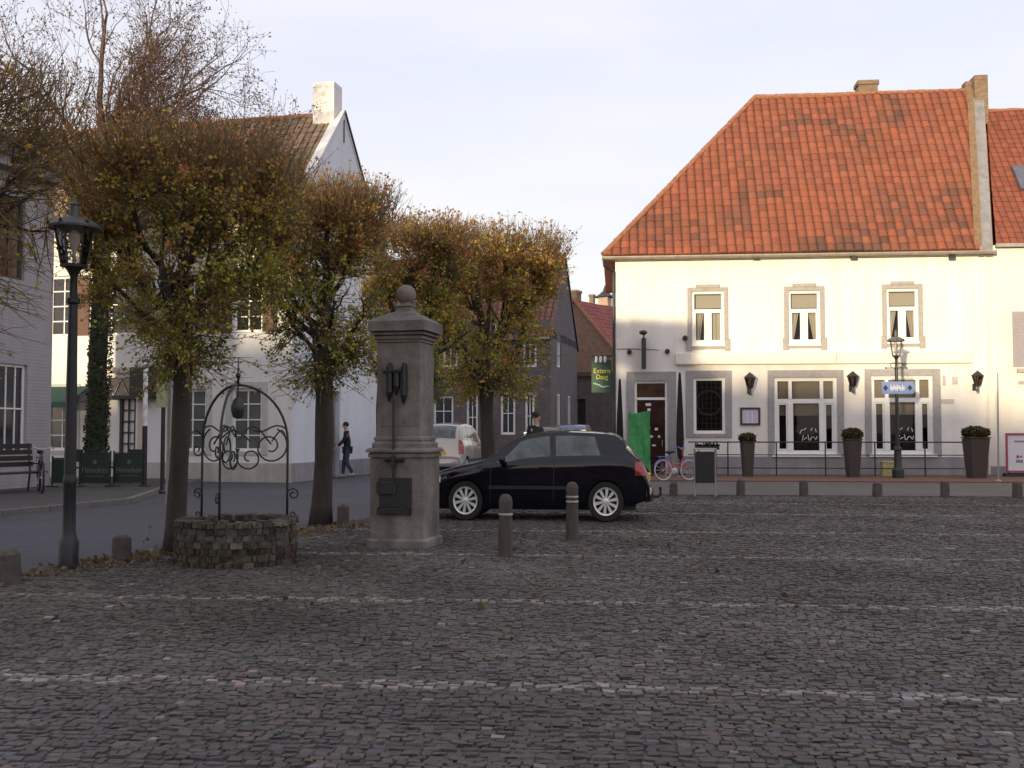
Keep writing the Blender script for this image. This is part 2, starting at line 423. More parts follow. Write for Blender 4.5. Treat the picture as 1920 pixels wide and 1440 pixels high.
# cobbles: every stone is a small domed block; pale double rows mark the old market bays
def cobbles():
    rng = np.random.default_rng(3)
    ca, sa = math.cos(R(-5.6)), math.sin(R(-5.6))
    V = []; T = []; F = []
    px_ = .078
    lines = [6.65, 9.98, 13.72, 17.1, 20.95, 24.0]
    v = 3.6
    nrow = 0
    while v < 27.2:
        py_ = .056 + .020 * ((nrow * 7919) % 13) / 13
        is_line = None
        for li, l in enumerate(lines):
            if abs(v + py_ / 2 - l) < (.10 if li < 2 else .07): is_line = li
        u = -.62 * v - 3.2 + rng.uniform(0, .1)
        while u < .62 * v + 3.5:
            wd = px_ * rng.uniform(.7, 1.35)
            cu, cv = u + wd / 2, v + py_ / 2 + .02 * math.sin(u * .9 + nrow) + .05 * math.sin(u * .23 + 1)
            X = cu * ca - cv * sa; Y = cu * sa + cv * ca
            u += wd
            if Y < 3.4 or abs(X) > .58 * Y + 1.6 or inside(X, Y, ROAD): continue
            lx = (Vector((X, Y, 0)) - FR.o)
            if lx.dot(FR.u) > -12.62: continue
            hw, hh = wd * .47, py_ * .465
            line = is_line is not None and rng.random() < (.74 if is_line < 2 else .92)
            z1 = rng.normal(-.003, .004) + (.006 if line else 0)
            tx, ty = rng.normal(0, .05), rng.normal(0, .06)
            b = len(V)
            j = rng.normal(0, .005, (8, 2))
            for k, (sx, sy) in enumerate(((-1, -1), (1, -1), (1, 1), (-1, 1))):
                a_, b_ = cu + sx * hw + j[k, 0], cv + sy * hh + j[k, 1]
                V.append((a_ * ca - b_ * sa, a_ * sa + b_ * ca, -.022))
            for k, (sx, sy) in enumerate(((-1, -1), (1, -1), (1, 1), (-1, 1))):
                a_, b_ = cu + sx * hw * .84 + j[k + 4, 0], cv + sy * hh * .84 + j[k + 4, 1]
                V.append((a_ * ca - b_ * sa, a_ * sa + b_ * ca, z1 + tx * sx * hw + ty * sy * hh))
            F.extend([(b + 4, b + 5, b + 6, b + 7), (b, b + 1, b + 5, b + 4), (b + 1, b + 2, b + 6, b + 5), (b + 2, b + 3, b + 7, b + 6), (b + 3, b, b + 4, b + 7)])
            g = rng.lognormal(-.03, .14) * (1 + .16 * math.sin(X * .8 + 2 * math.sin(Y * .35)) * math.sin(Y * .9 + X * .3) + .10 * math.sin(X * 2.3 + Y * 1.7))
            if line: g = rng.uniform(1.1, 3.0) if is_line < 3 else rng.uniform(1.6, 2.7)
            elif rng.random() < .012: g *= rng.uniform(1.6, 2.6)
            h = rng.random()
            c = np.array([1, 1, 1.0]) if h < .5 else np.array([1.06, .98, .94]) if h < .74 else np.array([.93, .97, 1.10]) if h < .94 else np.array([1.16, .95, .90])
            moss = max(0, min(1, (1.4 - abs(Y - 11.0) * .35) * (1.15 - (X + 5.5) / 6.5))) * (0.5 + .5 * math.sin(X * 2.1 + math.sin(Y * 3))) if X < 1.2 else 0
            moss = max(moss, .55 * max(0, 1 - abs(Y - 15.6) / 1.6) * max(0, 1 - abs(X - 1.2) / 2.5))
            c = c * (1 - moss * .45) + np.array([.76, .84, .5]) * moss * .45
            c = np.clip(c * g, 0, 4)
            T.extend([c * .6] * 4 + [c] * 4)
        v += py_; nrow += 1
    mb = MB(); mb.v = V; mb.f = F; mb.t = [tuple(t) for t in T]
    o = mb.build('cobblestones', stone_mat, smooth=False)
    tag(o, kind='structure')
cobbles()

# ------------------------------------------------------------------ building helpers
def wall(mb, x0, x1, z0, z1, y, ops=(), rec=.2):
    xs = sorted({x0, x1} | {v for o in ops for v in o[:2]}); zs = sorted({z0, z1} | {v for o in ops for v in o[2:4]})
    for i in range(len(xs) - 1):
        for k in range(len(zs) - 1):
            cx, cz = (xs[i] + xs[i + 1]) / 2, (zs[k] + zs[k + 1]) / 2
            if any(o[0] < cx < o[1] and o[2] < cz < o[3] for o in ops): continue
            mb.quad((xs[i], y, zs[k]), (xs[i + 1], y, zs[k]), (xs[i + 1], y, zs[k + 1]), (xs[i], y, zs[k + 1]))
    for a, b, c, d in [o[:4] for o in ops]:
        mb.quad((a, y, c), (a, y, d), (a, y + rec, d), (a, y + rec, c)); mb.quad((b, y, d), (b, y, c), (b, y + rec, c), (b, y + rec, d))
        mb.quad((a, y, d), (b, y, d), (b, y + rec, d), (a, y + rec, d)); mb.quad((b, y, c), (a, y, c), (a, y + rec, c), (b, y + rec, c))

def interior(parent, x0, x1, z0, z1, y0=.24, y1=1.0):
    e = .03; mb = MB(); x0 -= e; x1 += e; z0 -= e; z1 += e
    mb.quad((x0, y1, z0), (x1, y1, z0), (x1, y1, z1), (x0, y1, z1)); mb.quad((x0, y0, z0), (x0, y1, z0), (x0, y1, z1), (x0, y0, z1))
    mb.quad((x1, y1, z0), (x1, y0, z0), (x1, y0, z1), (x1, y1, z1)); mb.quad((x0, y0, z1), (x0, y1, z1), (x1, y1, z1), (x1, y0, z1)); mb.quad((x0, y1, z0), (x0, y0, z0), (x1, y0, z0), (x1, y1, z0))
    return mb.build('room_interior', room_dark, parent)

def bars(mb, x0, x1, z0, z1, y, d, xs=(), zs=(), fw=.07, bw=.04):
    """window frame: outer members and bars, butt-jointed"""
    mb.bbox(x0, x0 + fw, y, y + d, z0, z1, .008); mb.bbox(x1 - fw, x1, y, y + d, z0, z1, .008)
    mb.bbox(x0 + fw, x1 - fw, y + .003, y + d, z0, z0 + fw, .008); mb.bbox(x0 + fw, x1 - fw, y + .003, y + d, z1 - fw, z1, .008)
    for v in zs: mb.box(x0 + fw, x1 - fw, y + .006, y + d - .01, v - bw / 2, v + bw / 2)
    cuts = [z0 + fw] + sorted([v for v in zs]) + [z1 - fw]
    for v in xs:
        for k in range(len(cuts) - 1):
            a = cuts[k] + (bw / 2 if k else 0); b = cuts[k + 1] - (bw / 2 if k < len(cuts) - 2 else 0)
            mb.box(v - bw / 2, v + bw / 2, y + .009, y + d - .012, a, b)

def trim(mb, o, s, y=-.03, yb=.0, bottom=True):
    """surround between opening o and outer rectangle s"""
    mb.bbox(s[0], o[0], y, yb, s[2], s[3], .006); mb.bbox(o[1], s[1], y, yb, s[2], s[3], .006)
    mb.bbox(o[0], o[1], y + .003, yb, o[3], s[3], .006)
    if bottom and s[2] < o[2]: mb.bbox(o[0], o[1], y + .003, yb, s[2], o[2], .006)

def rect(fr, x0, x1, y0, y1, yl=0.0):
    cy = (y0 + y1) / 2; cx = (x0 + x1) / 2
    return (fr.lp(x0, cy, yl)[0], fr.lp(x1, cy, yl)[0], fr.lp(cx, y1, yl)[1], fr.lp(cx, y0, yl)[1])

def simple_window(root, o, y=.12, nx=1, nz=3, mat=None, pane=None, name='window', fw=.07, curtain=False, label=None):
    x0, x1, z0, z1 = o; mb = MB()
    bars(mb, x0, x1, z0, z1, y, .07, [x0 + (x1 - x0) * (i + 1) / (nx + 1) for i in range(nx)], [z0 + (z1 - z0) * (i + 1) / (nz + 1) for i in range(nz)], fw)
    f = mb.build(name, mat or white_paint, root)
    p = MB(); p.quad((x0 + .02, y + .04, z0 + .02), (x1 - .02, y + .04, z0 + .02), (x1 - .02, y + .04, z1 - .02), (x0 + .02, y + .04, z1 - .02))
    p.build('pane', pane or dark_glass, f)
    if label: f['label'] = label
    return f

def tiles(root, name, mat, o, ud, vd, Ls, xmin, xmax, p=.325, c=.36, amp=.085, seed=1, base=(1, 1, 1), moss=.25, fine=6):
    """pantiled slope: o eave origin, ud along eave, vd up the slope; xmin/xmax functions of slope distance"""
    rng = random.Random(seed); ud, vd = Vector(ud).normalized(), Vector(vd).normalized(); n = ud.cross(vd)
    if n.z < 0: n = -n
    o = Vector(o); mb = MB(); rows = int(math.ceil(Ls / c)); lo = min(xmin(0), xmin(Ls)); hi = max(xmax(0), xmax(Ls))
    cols = int(math.ceil((hi - lo) / p))
    blot = [[rng.random() for _ in range(cols // 4 + 3)] for _ in range(rows // 4 + 3)]
    for r in range(rows):
        t0, t1 = r * c, min(Ls, (r + 1) * c); tm = (t0 + t1) / 2
        for k in range(cols):
            xa = lo + k * p
            if xa + p < xmin(tm) - .01 or xa > xmax(tm) + .01: continue
            wob = rng.uniform(-.008, .008); g = rng.uniform(.84, 1.16); h = rng.uniform(-.05, .05)
            fr_, fk = r / 4, k / 4; i0, j0 = int(fr_), int(fk); a, b = fr_ - i0, fk - j0
            B = (blot[i0][j0] * (1 - a) * (1 - b) + blot[i0 + 1][j0] * a * (1 - b) + blot[i0][j0 + 1] * (1 - a) * b + blot[i0 + 1][j0 + 1] * a * b)
            B = B * .8 + .16 * max(0, 1 - r / 4) + .10 * max(0, 1 - (xa - lo) / 5) + rng.uniform(-.2, .24)
            col = [base[0] * g * (1 + h), base[1] * g, base[2] * g * (1 - h)]
            if B > 1 - moss - .18 :
                f_ = min(.6, (B - (1 - moss - .18)) * 1.5 + rng.uniform(0, .15)); col = [col[0] * (1 - f_ * .85), col[1] * (1 - f_ * .45), col[2] * (1 - f_ * .15)]
            vsl = []
            for e, (tt, lift) in enumerate(((t0, .022), (t1 + .02, .004))):
                for s_ in range(fine):
                    f = s_ / (fine - 1); x = max(xmin(tt), min(xmax(tt), xa + f * p))
                    hgt = amp * abs(math.sin(math.pi * (f * .94 + .03))) ** .75 + (.018 if f > .85 else 0)
                    vsl.append(o + ud * x + vd * tt + n * (hgt + lift + wob + .045 * math.sin(x * .55 + seed) * math.sin(tt * .5 + .4) + .02 * math.sin(x * 1.7 + tt)))
            for s_ in range(fine):   # lip
                f = s_ / (fine - 1); x = max(xmin(t0), min(xmax(t0), xa + f * p)); vsl.append(o + ud * x + vd * t0 - n * .01)
            fs = [(s_, s_ + 1, fine + s_ + 1, fine + s_) for s_ in range(fine - 1)] + [(2 * fine + s_, 2 * fine + s_ + 1, s_ + 1, s_) for s_ in range(fine - 1)]
            mb.add(vsl, fs)
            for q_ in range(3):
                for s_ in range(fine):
                    f = s_ / (fine - 1); k_ = (.34 if f > .9 else .55 if f < .1 else 1.0) * (.62 if q_ == 2 else 1)  # grooves and lips darkened in the tint, painting their shade into the colour
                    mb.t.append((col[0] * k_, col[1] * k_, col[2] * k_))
    return mb.build(name, mat, root, smooth=False)

def ridge(root, a, b, r=.13, mat=None, name='ridge_tiles'):
    mb = MB(); a, b = Vector(a), Vector(b); n = max(2, int((b - a).length / .4)); g = rnd
    for i in range(n):
        p, q = a.lerp(b, i / n), a.lerp(b, (i + 1.02) / n); k = Vector((0, 0, g.uniform(-.012, .012)))
        mb.tube([p + k, q + k], [r * 1.05, r * .95], 8)
    return mb.build(name, mat or ridge_mat, root)

def chimney(root, x0, x1, y0, y1, z0, z1, mat, cap=True, label=None):
    mb = MB(); mb.bbox(x0, x1, y0, y1, z0, z1 - .18, .012)
    if cap: mb.bbox(x0 - .05, x1 + .05, y0 - .05, y1 + .05, z1 - .18, z1, .015)
    else: mb.bbox(x0, x1, y0, y1, z1 - .178, z1, .015)
    c = mb.build('chimney', mat, root)
    if label: c['label'] = label
    return c

# ------------------------------------------------------------------ restaurant
rest = thing('restaurant', 'long white two-storey restaurant with a steep orange pantile roof and grey window surrounds', 'building', FR.o, FR.rz)
ze = FR.lp(1500, 474, -.3)[1]
XL = 0.0
XR = FR.lp(1852, 700)[0]
HY = 5.0
zr = (FR.lp(1415, 187, HY)[1] + FR.lp(1815, 170, HY)[1]) / 2
ops = dict(u1=rect(FR, 1297, 1358, 546, 646), u2=rect(FR, 1478, 1538, 545, 645), u3=rect(FR, 1662, 1722, 541, 641),
           g1=rect(FR, 1300, 1360, 708, 813), g2=rect(FR, 1452, 1570, 708, 855), g3=rect(FR, 1634, 1750, 705, 855), d=rect(FR, 1190, 1252, 714, 891))
sur = dict(u1=rect(FR, 1289, 1365, 539, 655), u2=rect(FR, 1470, 1546, 537, 653), u3=rect(FR, 1654, 1730, 533, 650),
           g1=rect(FR, 1286, 1372, 695, 820), g2=rect(FR, 1440, 1582, 694, 858), g3=rect(FR, 1622, 1764, 692, 858), d=rect(FR, 1175, 1268, 697, 891))
ops['d'] = (ops['d'][0], ops['d'][1], 0.04, ops['d'][3]); sur['d'] = (sur['d'][0], sur['d'][1], 0.04, sur['d'][3])
zpl = FR.lp(1500, 857)[1]
mb = MB(); wall(mb, XL, XR, zpl, ze, 0, [ops[k] if k not in ('d',) else (ops[k][0], ops[k][1], zpl, ops[k][3]) for k in ops if True], .2)
# hipped side, back
mb.quad((XL, 10, 0), (XL, 0, 0), (XL, 0, ze), (XL, 10, ze)); mb.quad((XR, 10, 0), (XL, 10, 0), (XL, 10, ze), (XR, 10, ze))
mb.poly([(XR, 0, 0), (XR, 10, 0), (XR, 10, ze), (XR, 0, ze)])
mb.build('wall', white_wall, rest)
mb = MB()
wall(mb, XL - .02, XR, 0, zpl + .02, -.035, [(sur['d'][0], sur['d'][1], 0, zpl + .02)], .2)
mb.quad((XL - .02, -.035, zpl + .02), (XR, -.035, zpl + .02), (XR, 0, zpl + .02), (XL - .02, 0, zpl + .02))
mb.build('plinth', plinth_grey, rest)
for k in ('g1', 'g2', 'g3', 'd', 'u1', 'u2', 'u3'):
    mb = MB(); o, s = ops[k], sur[k]
    trim(mb, o, s, -.05 if k[0] == 'g' else -.06, .0 if k != 'd' else .0, bottom=k not in ('d',))
    if k[0] == 'u':
        for sx in (s[0] - .06, s[1] - .14): mb.bbox(sx, sx + .2, -.085, -.062, s[2] - .06, s[2] + .38, .01)
        mb.bbox(s[0] + .3, s[1] - .3, -.09, -.062, s[3] - .02, s[3] + .1, .01)
    mb.build('door_surround' if k == 'd' else 'window_surround', surround_grey if k in ('g1', 'g2', 'g3', 'd') else surround_tan, rest)
for k in ('u1', 'u2', 'u3'):
    x0, x1, z0, z1 = ops[k]; W_ = x1 - x0; H_ = z1 - z0; mb = MB(); tr = z0 + H_ * .64; y = .04
    mb.bbox(x0 - .01, x1 + .01, -.1, .045, z0 - .07, z0 + .02, .01)
    bars(mb, x0, x1, z0 + .02, z1, y, .08, [], [tr], .10, .09)
    xm = (x0 + x1) / 2; mb.bbox(xm - .09, xm + .09, y - .008, y + .07, z0 + .12, tr - .045, .01)
    for a, b in ((x0 + .10, xm - .09), (xm + .09, x1 - .10)):
        bars(mb, a + .004, b - .004, z0 + .124, tr - .05, y + .012, .05, (), (), .045)
    f = mb.build('window', white_paint, rest)
    p = MB(); p.quad((x0 + .05, y + .05, z0 + .05), (x1 - .05, y + .05, z0 + .05), (x1 - .05, y + .05, z1 - .05), (x0 + .05, y + .05, z1 - .05)); p.build('pane', glass, f)
    cu = MB(); yb = .22
    def drape(a, b, c, d, m=10):     # curtain strip with folds between top span (a,b) and bottom span (c,d)
        vsl = []
        for i in range(m + 1):
            q = i / m; fy = .03 * math.sin(q * m * 2.2)
            vsl += [(a + (b - a) * q, yb + fy, tr - .03), (c + (d - c) * q, yb + fy * .6, z0 + .06)]
        cu.add(vsl, [(2 * i, 2 * i + 2, 2 * i + 3, 2 * i + 1) for i in range(m)])
    if k == 'u1': drape(x0 + .05, xm - .15, x0 + .05, x0 + .3); drape(xm + .02, x1 - .05, xm + .05, x1 - .05)  # right drape fills the pane in place of a cream reflection
    else: drape(x0 + .05, xm - .16, x0 + .05, x0 + .2); drape(xm + .16, x1 - .05, x1 - .2, x1 - .05)
    cu.quad((x0 + .04, yb + .05, tr + .1), (x1 - .04, yb + .05, tr + .1), (x1 - .04, yb + .05, z1), (x0 + .04, yb + .05, z1))
    cu.build('curtain', curtain_mat, f)
    interior(f, x0, x1, z0, z1)
for k in ('g2', 'g3'):
    x0, x1, z0, z1 = ops[k]; mb = MB(); W_ = x1 - x0; y = .05; tr = z0 + (z1 - z0) * .70; f1, f2 = x0 + W_ * .26, x1 - W_ * .24
    mb.bbox(x0 - .1, x1 + .1, -.11, .055, z0 - .03, z0 + .07, .012)
    bars(mb, x0, x1, z0 + .07, z1, y, .1, [], [tr], .13, .16)
    for v in (f1, f2):
        mb.bbox(v - .065, v + .065, y - .012, y + .09, tr + .08, z1 - .13, .01)
        mb.bbox(v - .10, v + .10, y - .012, y + .09, z0 + .2, tr - .08, .01)
    for a, b in ((x0 + .13, f1 - .1), (f2 + .1, x1 - .13)): bars(mb, a + .004, b - .004, z0 + .21, tr - .085, y + .014, .06, (), (), .05)
    f = mb.build('window', white_paint, rest)
    p = MB(); p.quad((x0 + .05, y + .06, z0 + .05), (x1 - .05, y + .06, z0 + .05), (x1 - .05, y + .06, z1 - .05), (x0 + .05, y + .06, z1 - .05)); p.build('pane', glass, f)
    bl = MB(); zb = z0 + (z1 - z0) * .53
    for a, b in ((x0 + .06, f1 - .03), (f1 + .03, f2 - .03), (f2 + .03, x1 - .06)):
        bl.quad((a, .24, zb), (b, .24, zb), (b, .24, z1 - .06), (a, .24, z1 - .06)); bl.box(a, b, .225, .255, zb - .04, zb)
    bl.build('roller_blind', blind_mat, f)
    cx = (f1 + f2) / 2 + .08; cz = z0 + (z1 - z0) * .27   # white window lettering marks
    for (dx, dz, a, ln) in ((-.26, .12, 60, .2), (-.12, .2, 40, .12), (.12, .2, 70, .12), (.26, .16, 110, .14), (-.2, -.12, 80, .2), (-.1, -.14, 30, .12), (0, -.1, 100, .2), (.1, -.14, 60, .16), (.22, -.13, 130, .16), (.3, -.1, 80, .1)):
        c, s_ = math.cos(R(a)) * ln / 2, math.sin(R(a)) * ln / 2
        mk = MB(); mk.tube([(cx + dx - c, y + .052, cz + dz - s_), (cx + dx, y + .052, cz + dz + .02), (cx + dx + c, y + .052, cz + dz + s_)], .014, 4)
        mk.build('window_marking', white_ink, f)
    interior(f, x0, x1, z0, z1, .3, 1.6)
x0, x1, z0, z1 = ops['g1']; mb = MB(); bars(mb, x0, x1, z0, z1, .03, .09, [], [], .11)
f = mb.build('window', white_paint, rest); f['label'] = 'single leaded window between the door and the menu board'
p = MB(); p.quad((x0 + .05, .085, z0 + .05), (x1 - .05, .085, z0 + .05), (x1 - .05, .085, z1 - .05), (x0 + .05, .085, z1 - .05)); p.build('pane', glass, f)
mb = MB()
for i in range(1, 7): mb.box(x0 + (x1 - x0) * i / 7 - .008, x0 + (x1 - x0) * i / 7 + .008, .092, .104, z0 + .1, z1 - .1)
for i in range(1, 11): mb.box(x0 + .1, x1 - .1, .0925, .1035, z0 + (z1 - z0) * i / 11 - .007, z0 + (z1 - z0) * i / 11 + .007)
mb.lathe([(.42, .096), (.45, .091), (.48, .096), (.45, .106), (.42, .096)], 28, ((x0 + x1) / 2, 0, z0 + (z1 - z0) * .55), axis='y', cap=False)
mb.build('leaded_lights', M('lead_cames', (.10, .09, .085), .6, .2, 9), f)
interior(f, x0, x1, z0, z1)
# door
x0, x1, z0, z1 = ops['d']; mb = MB(); tz = z0 + (z1 - z0) * .80
bars(mb, x0, x1, tz - .02, z1, .06, .09, [], [], .09); mb.bbox(x0, x0 + .09, .06, .15, z0, tz - .025, .008); mb.bbox(x1 - .09, x1, .06, .15, z0, tz - .025, .008)
d = mb.build('door', white_paint, rest)
mb = MB(); mb.bbox(x0 + .1, x1 - .1, .10, .15, z0 + .02, tz - .03, .01); lf = mb.build('door_leaf', M('dark_glazed_door', (.022, .014, .012), .12, .8, 2.5, spec=.6, vari_col=(.055, .018, .014)), d)  # red patches in the colour stand for reflections in the door glass
p = MB(); p.quad((x0 + .06, .12, tz + .02), (x1 - .06, .12, tz + .02), (x1 - .06, .12, z1 - .05), (x0 + .06, .12, z1 - .05)); p.build('fanlight', M('fanlight_glass', (.06, .03, .02), .1, .6, 3), d)
for (fx, fz, ww, hh) in ((.42, .93, .20, .10), (.44, .86, .12, .10), (.40, .62, .18, .07), (.66, .60, .12, .09), (.46, .5, .22, .08), (.58, .38, .14, .06), (.74, .5, .08, .08)):
    cx, cz = x0 + (x1 - x0) * fx, z0 + (tz - z0) * fz; st = MB(); st.box(cx - ww / 2, cx + ww / 2, .094, .099, cz - hh / 2, cz + hh / 2); st.build('sticker', poster_paper, d)
hn = MB(); hn.tube([(x1 - .2, .06, z0 + 1.25), (x1 - .2, .06, z0 + 1.0)], .015, 6); hn.build('door_handle', steel, d)
# awning cassette
c0 = FR.lp(1266, 670)[0]; c1 = FR.lp(1820, 670)[0]; a0 = FR.lp(1500, 681)[1]; a1 = FR.lp(1500, 661)[1]; mid = FR.lp(1567, 670)[0]
mb = MB(); mb.bbox(c0, mid - .006, -.2, -.001, a0, a1, .02); mb.bbox(mid + .006, c1, -.2, -.001, a0, a1, .02)
mb.box(c0 + .02, c1 - .02, -.19, -.002, a0 - .03, a0 - .001)
mb.build('awning_cassette', M('cream_awning_case', (.72, .68, .60), .6, .05, 6), rest)
# roof
xe0 = FR.lp(1131, 474, -.3)[0]; xr0 = FR.lp(1416, 187, HY)[0]; xe1 = FR.lp(1836, 455, -.3)[0]; xt1 = FR.lp(1819, 170, HY)[0]
Ls = math.hypot(HY + .3, zr - ze)
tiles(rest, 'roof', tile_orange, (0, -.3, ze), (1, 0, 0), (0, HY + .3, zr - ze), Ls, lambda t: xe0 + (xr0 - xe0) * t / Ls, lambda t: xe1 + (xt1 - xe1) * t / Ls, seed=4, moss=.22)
hipL = math.hypot(xr0 - xe0, zr - ze)
mb = MB(); mb.poly([(xe0, 10.3, ze), (xe0, -.3, ze), (xr0, HY, zr)]); mb.poly([(xe1, 10.3, ze), (xe0, 10.3, ze), (xr0, HY, zr), (xt1, HY, zr)])
mb.quad((xe0, -.3, ze - .01), (xe1, -.3, ze - .01), (xe1, 10.3, ze - .01), (xe0, 10.3, ze - .01))
mb.build('rear_roof', M('plain_orange_tile', (.36, .11, .05), .8, .25, 5, bump=.3), rest)
ridge(rest, (xe0, -.3, ze + .06), (xr0, HY, zr + .06), .11); ridge(rest, (xr0, HY, zr + .04), (xt1, HY, zr + .04), .12)
# party wall parapet and chimneys
xp0, xp1 = xe1 + .003, xe1 + .52
mb = MB()
dz = .22
dx_ = xt1 - xe1
mb.prism([(xp0, -.15, ze - .2), (xp0, -.15, ze + .25), (xp0 + dx_, HY, zr + dz), (xp0 + dx_, HY, zr - 1)], (xp1 - xp0, 0, 0)); mb.build('parapet', M('grey_flashing', (.24, .23, .23), .85, .25, 3, bump=.4), rest)
mb = MB(); v = Vector((0, HY + .15, zr - ze)).normalized()
mb.prism([(xp0 - .14, -.2, ze + .2), (xp0 - .14, -.2, ze + .32), (xp0 - .14 + dx_, HY, zr + dz + .1), (xp0 - .14 + dx_, HY, zr + dz - .02)], (.26, 0, 0)); mb.build('verge', M('mossy_verge', (.21, .135, .075), .9, .3, 5, bump=.5), rest)
q0, q1 = FR.lp(1828, 180, HY - .5)[0], FR.lp(1853, 180, HY - .5)[0]; qz = FR.lp(1840, 140, HY - .5)[1]
chimney(rest, q0, q1, HY - .5, HY + .6, FR.lp(1840, 232, HY - .5)[1], qz, brick_chim, cap=False)
chimney(rest, FR.lp(1810, 160, HY - .2)[0], q0 - .003, HY - .2, HY + .3, zr - .4, FR.lp(1815, 152, HY - .2)[1], brick_chim, cap=False)
chimney(rest, FR.lp(1610, 160, HY + .1)[0], FR.lp(1646, 160, HY + .1)[0], HY + .1, HY + .8, zr - .5, FR.lp(1628, 150, HY + .1)[1], brick_chim, label='short brick chimney on the ridge')
# gutter, downpipe, floodlights
mb = MB(); gz = ze - .02; n = 10
prof = [(-.34 + .11 * math.cos(math.pi + math.pi * i / n), gz - .02 + .12 * math.sin(math.pi + math.pi * i / n)) for i in range(n + 1)]
mb.prism([(xe0 - .05, y, z) for y, z in prof], (xp1 - xe0 + .1, 0, 0)); mb.box(xe0 + .1, xp1, -.22, -.001, ze - .16, ze - .03)
mb.build('gutter', zinc, rest)
mb = MB(); mb.tube([(xe0 + .02, -.34, gz - .1), (xe0 + .04, -.3, gz - .35), (-.06, -.1, gz - .55), (-.06, -.08, gz - 1), (-.06, -.08, 0.05)], .055, 8); mb.build('downpipe', dark_paint, rest)
mb = MB(); mb.tube([(FR.lp(1849, 600)[0], -.05, ze - .2), (FR.lp(1849, 600)[0], -.05, 0.05)], .03, 6); mb.build('downpipe', cream_wall, rest)
for px in (1216, 1417, 1601, 1786):
    x, z = FR.lp(px, 480, -.3); mb = MB(); mb.bbox(x - .12, x + .1, -.36, -.2, z - .1, z + .03, .02); mb.box(x + .02, x + .06, -.2, -.001, z - .04, z + .03)
    mb.build('floodlight', dark_paint, rest)
for px, py in ((1180, 660), (1251, 659), (1284, 634)):
    x, z = FR.lp(px, py); mb = MB(); mb.lathe([(.03, 0), (.09, -.03), (.09, -.18), (.05, -.2)], 10, (x, 0, z), axis='y'); mb.build('wall_spotlight', dark_paint, rest)
mb = MB(); xx, zz = FR.lp(1204, 654); mb.tube([(.05, -.02, zz), (xx - .3, -.02, zz), (xx + .6, -.02, zz - .05)], .012, 5); mb.build('cable', dark_paint, rest)
for px, py, ww, hh in ((1790, 713, .18, .28), (1776, 752, .45, .14), (1770, 713, .1, .36)):
    x, z = FR.lp(px, py); mb = MB(); mb.bbox(x - ww / 2, x + ww / 2, -.05, -.001, z - hh / 2, z + hh / 2, .008); mb.build('wall_plaque', M('pale_plaque', (.45, .43, .44), .6, .1, 9), rest)

# ------------------------------------------------------------------ neighbour on the right
nb = thing('terraced_house', 'cream house with a lower plain orange roof joined to the right end of the restaurant', 'house', FR.w(XR + .004, 0), FR.rz)
def NL(px, py, yl=0.0):
    x, z = FR.lp(px, py, yl); return x - XR - .004, z
NW = 11.0
nze = NL(1880, 458, -.2)[1]; nzr = NL(1890, 209, 5)[1]
mb = MB(); wo = (NL(1908, 650)[0], NL(1908, 650)[0] + 1.1, NL(1900, 685)[1], NL(1900, 545)[1])
wo = (NL(1924, 650)[0], NL(1924, 650)[0] + 1.1, NL(1910, 688)[1], NL(1910, 560)[1]); wo = (wo[0], wo[1], wo[2], wo[2] + 2.0)
wall(mb, 0, NW, .35, nze, 0, [wo], .2); mb.quad((NW, 0, 0), (NW, 10, 0), (NW, 10, nze), (NW, 0, nze)); mb.quad((NW, 10, 0), (0, 10, 0), (0, 10, nze), (NW, 10, nze)); mb.poly([(NW, 0, nze), (NW, 10, nze), (NW, 5, nzr)])
mb.build('wall', cream_wall, nb)
mb = MB(); mb.box(0, NW, -.03, 0, 0, .352); mb.build('plinth', plinth_grey, nb)
simple_window(nb, wo, .05, 1, 2)
sh = wo[0] - .004
mb = MB(); mb.bbox(sh - .46, sh - .02, -.06, -.001, wo[2], wo[3], .01)
for i in range(16): mb.box(sh - .41, sh - .07, -.075, -.061, wo[2] + .06 + i * .118, wo[2] + .13 + i * .118)
mb.build('shutter', M('grey_shutter_paint', (.30, .27, .30), .6, .1, 9), nb)
mb = MB(); mb.bbox(wo[0] - .35, wo[1] + .3, -.18, -.001, wo[2] - .2, wo[2] - .06, .012); mb.bbox(wo[0] - .3, wo[1] + .25, -.1, -.0015, wo[2] - .62, wo[2] - .5, .01); mb.build('window_sill', surround_tan, nb)
nLs = math.hypot(5.2, nzr - nze)
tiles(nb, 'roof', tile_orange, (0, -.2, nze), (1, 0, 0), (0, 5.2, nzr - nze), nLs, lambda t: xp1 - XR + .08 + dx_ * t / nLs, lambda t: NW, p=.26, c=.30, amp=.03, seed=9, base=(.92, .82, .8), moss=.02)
mb = MB(); mb.quad((NW, 10.2, nze), (0, 10.2, nze), (0, 5, nzr), (NW, 5, nzr)); mb.build('rear_roof', MATS['plain_orange_tile'], nb)
ridge(nb, (xp1 - XR + .1 + dx_, 5, nzr + .03), (NW, 5, nzr + .03), .1)
mb = MB(); mb.box(xp1 - XR + .07, NW, -.3, -.16, nze - .1, nze + .02); mb.build('gutter', zinc, nb)
rx, rz_ = NL(1916, 385, 1.5); mb = MB()
t0 = Vector((0, 5.2, nzr - nze)).normalized(); nn = Vector((0, -t0.z, t0.y))
p0 = Vector((rx + .02, 0, 0)) + Vector((0, -.2, nze)) + t0 * 3.0
mb.prism([p0 + nn * .05, p0 + nn * .05 + Vector((1.0, 0, 0)), p0 + nn * .05 + Vector((1.0, 0, 0)) + t0 * 1.4, p0 + nn * .05 + t0 * 1.4], nn * .1); mb.build('roof_window', M('roof_window_glass', (.10, .10, .13), .25, .2, 4), nb)
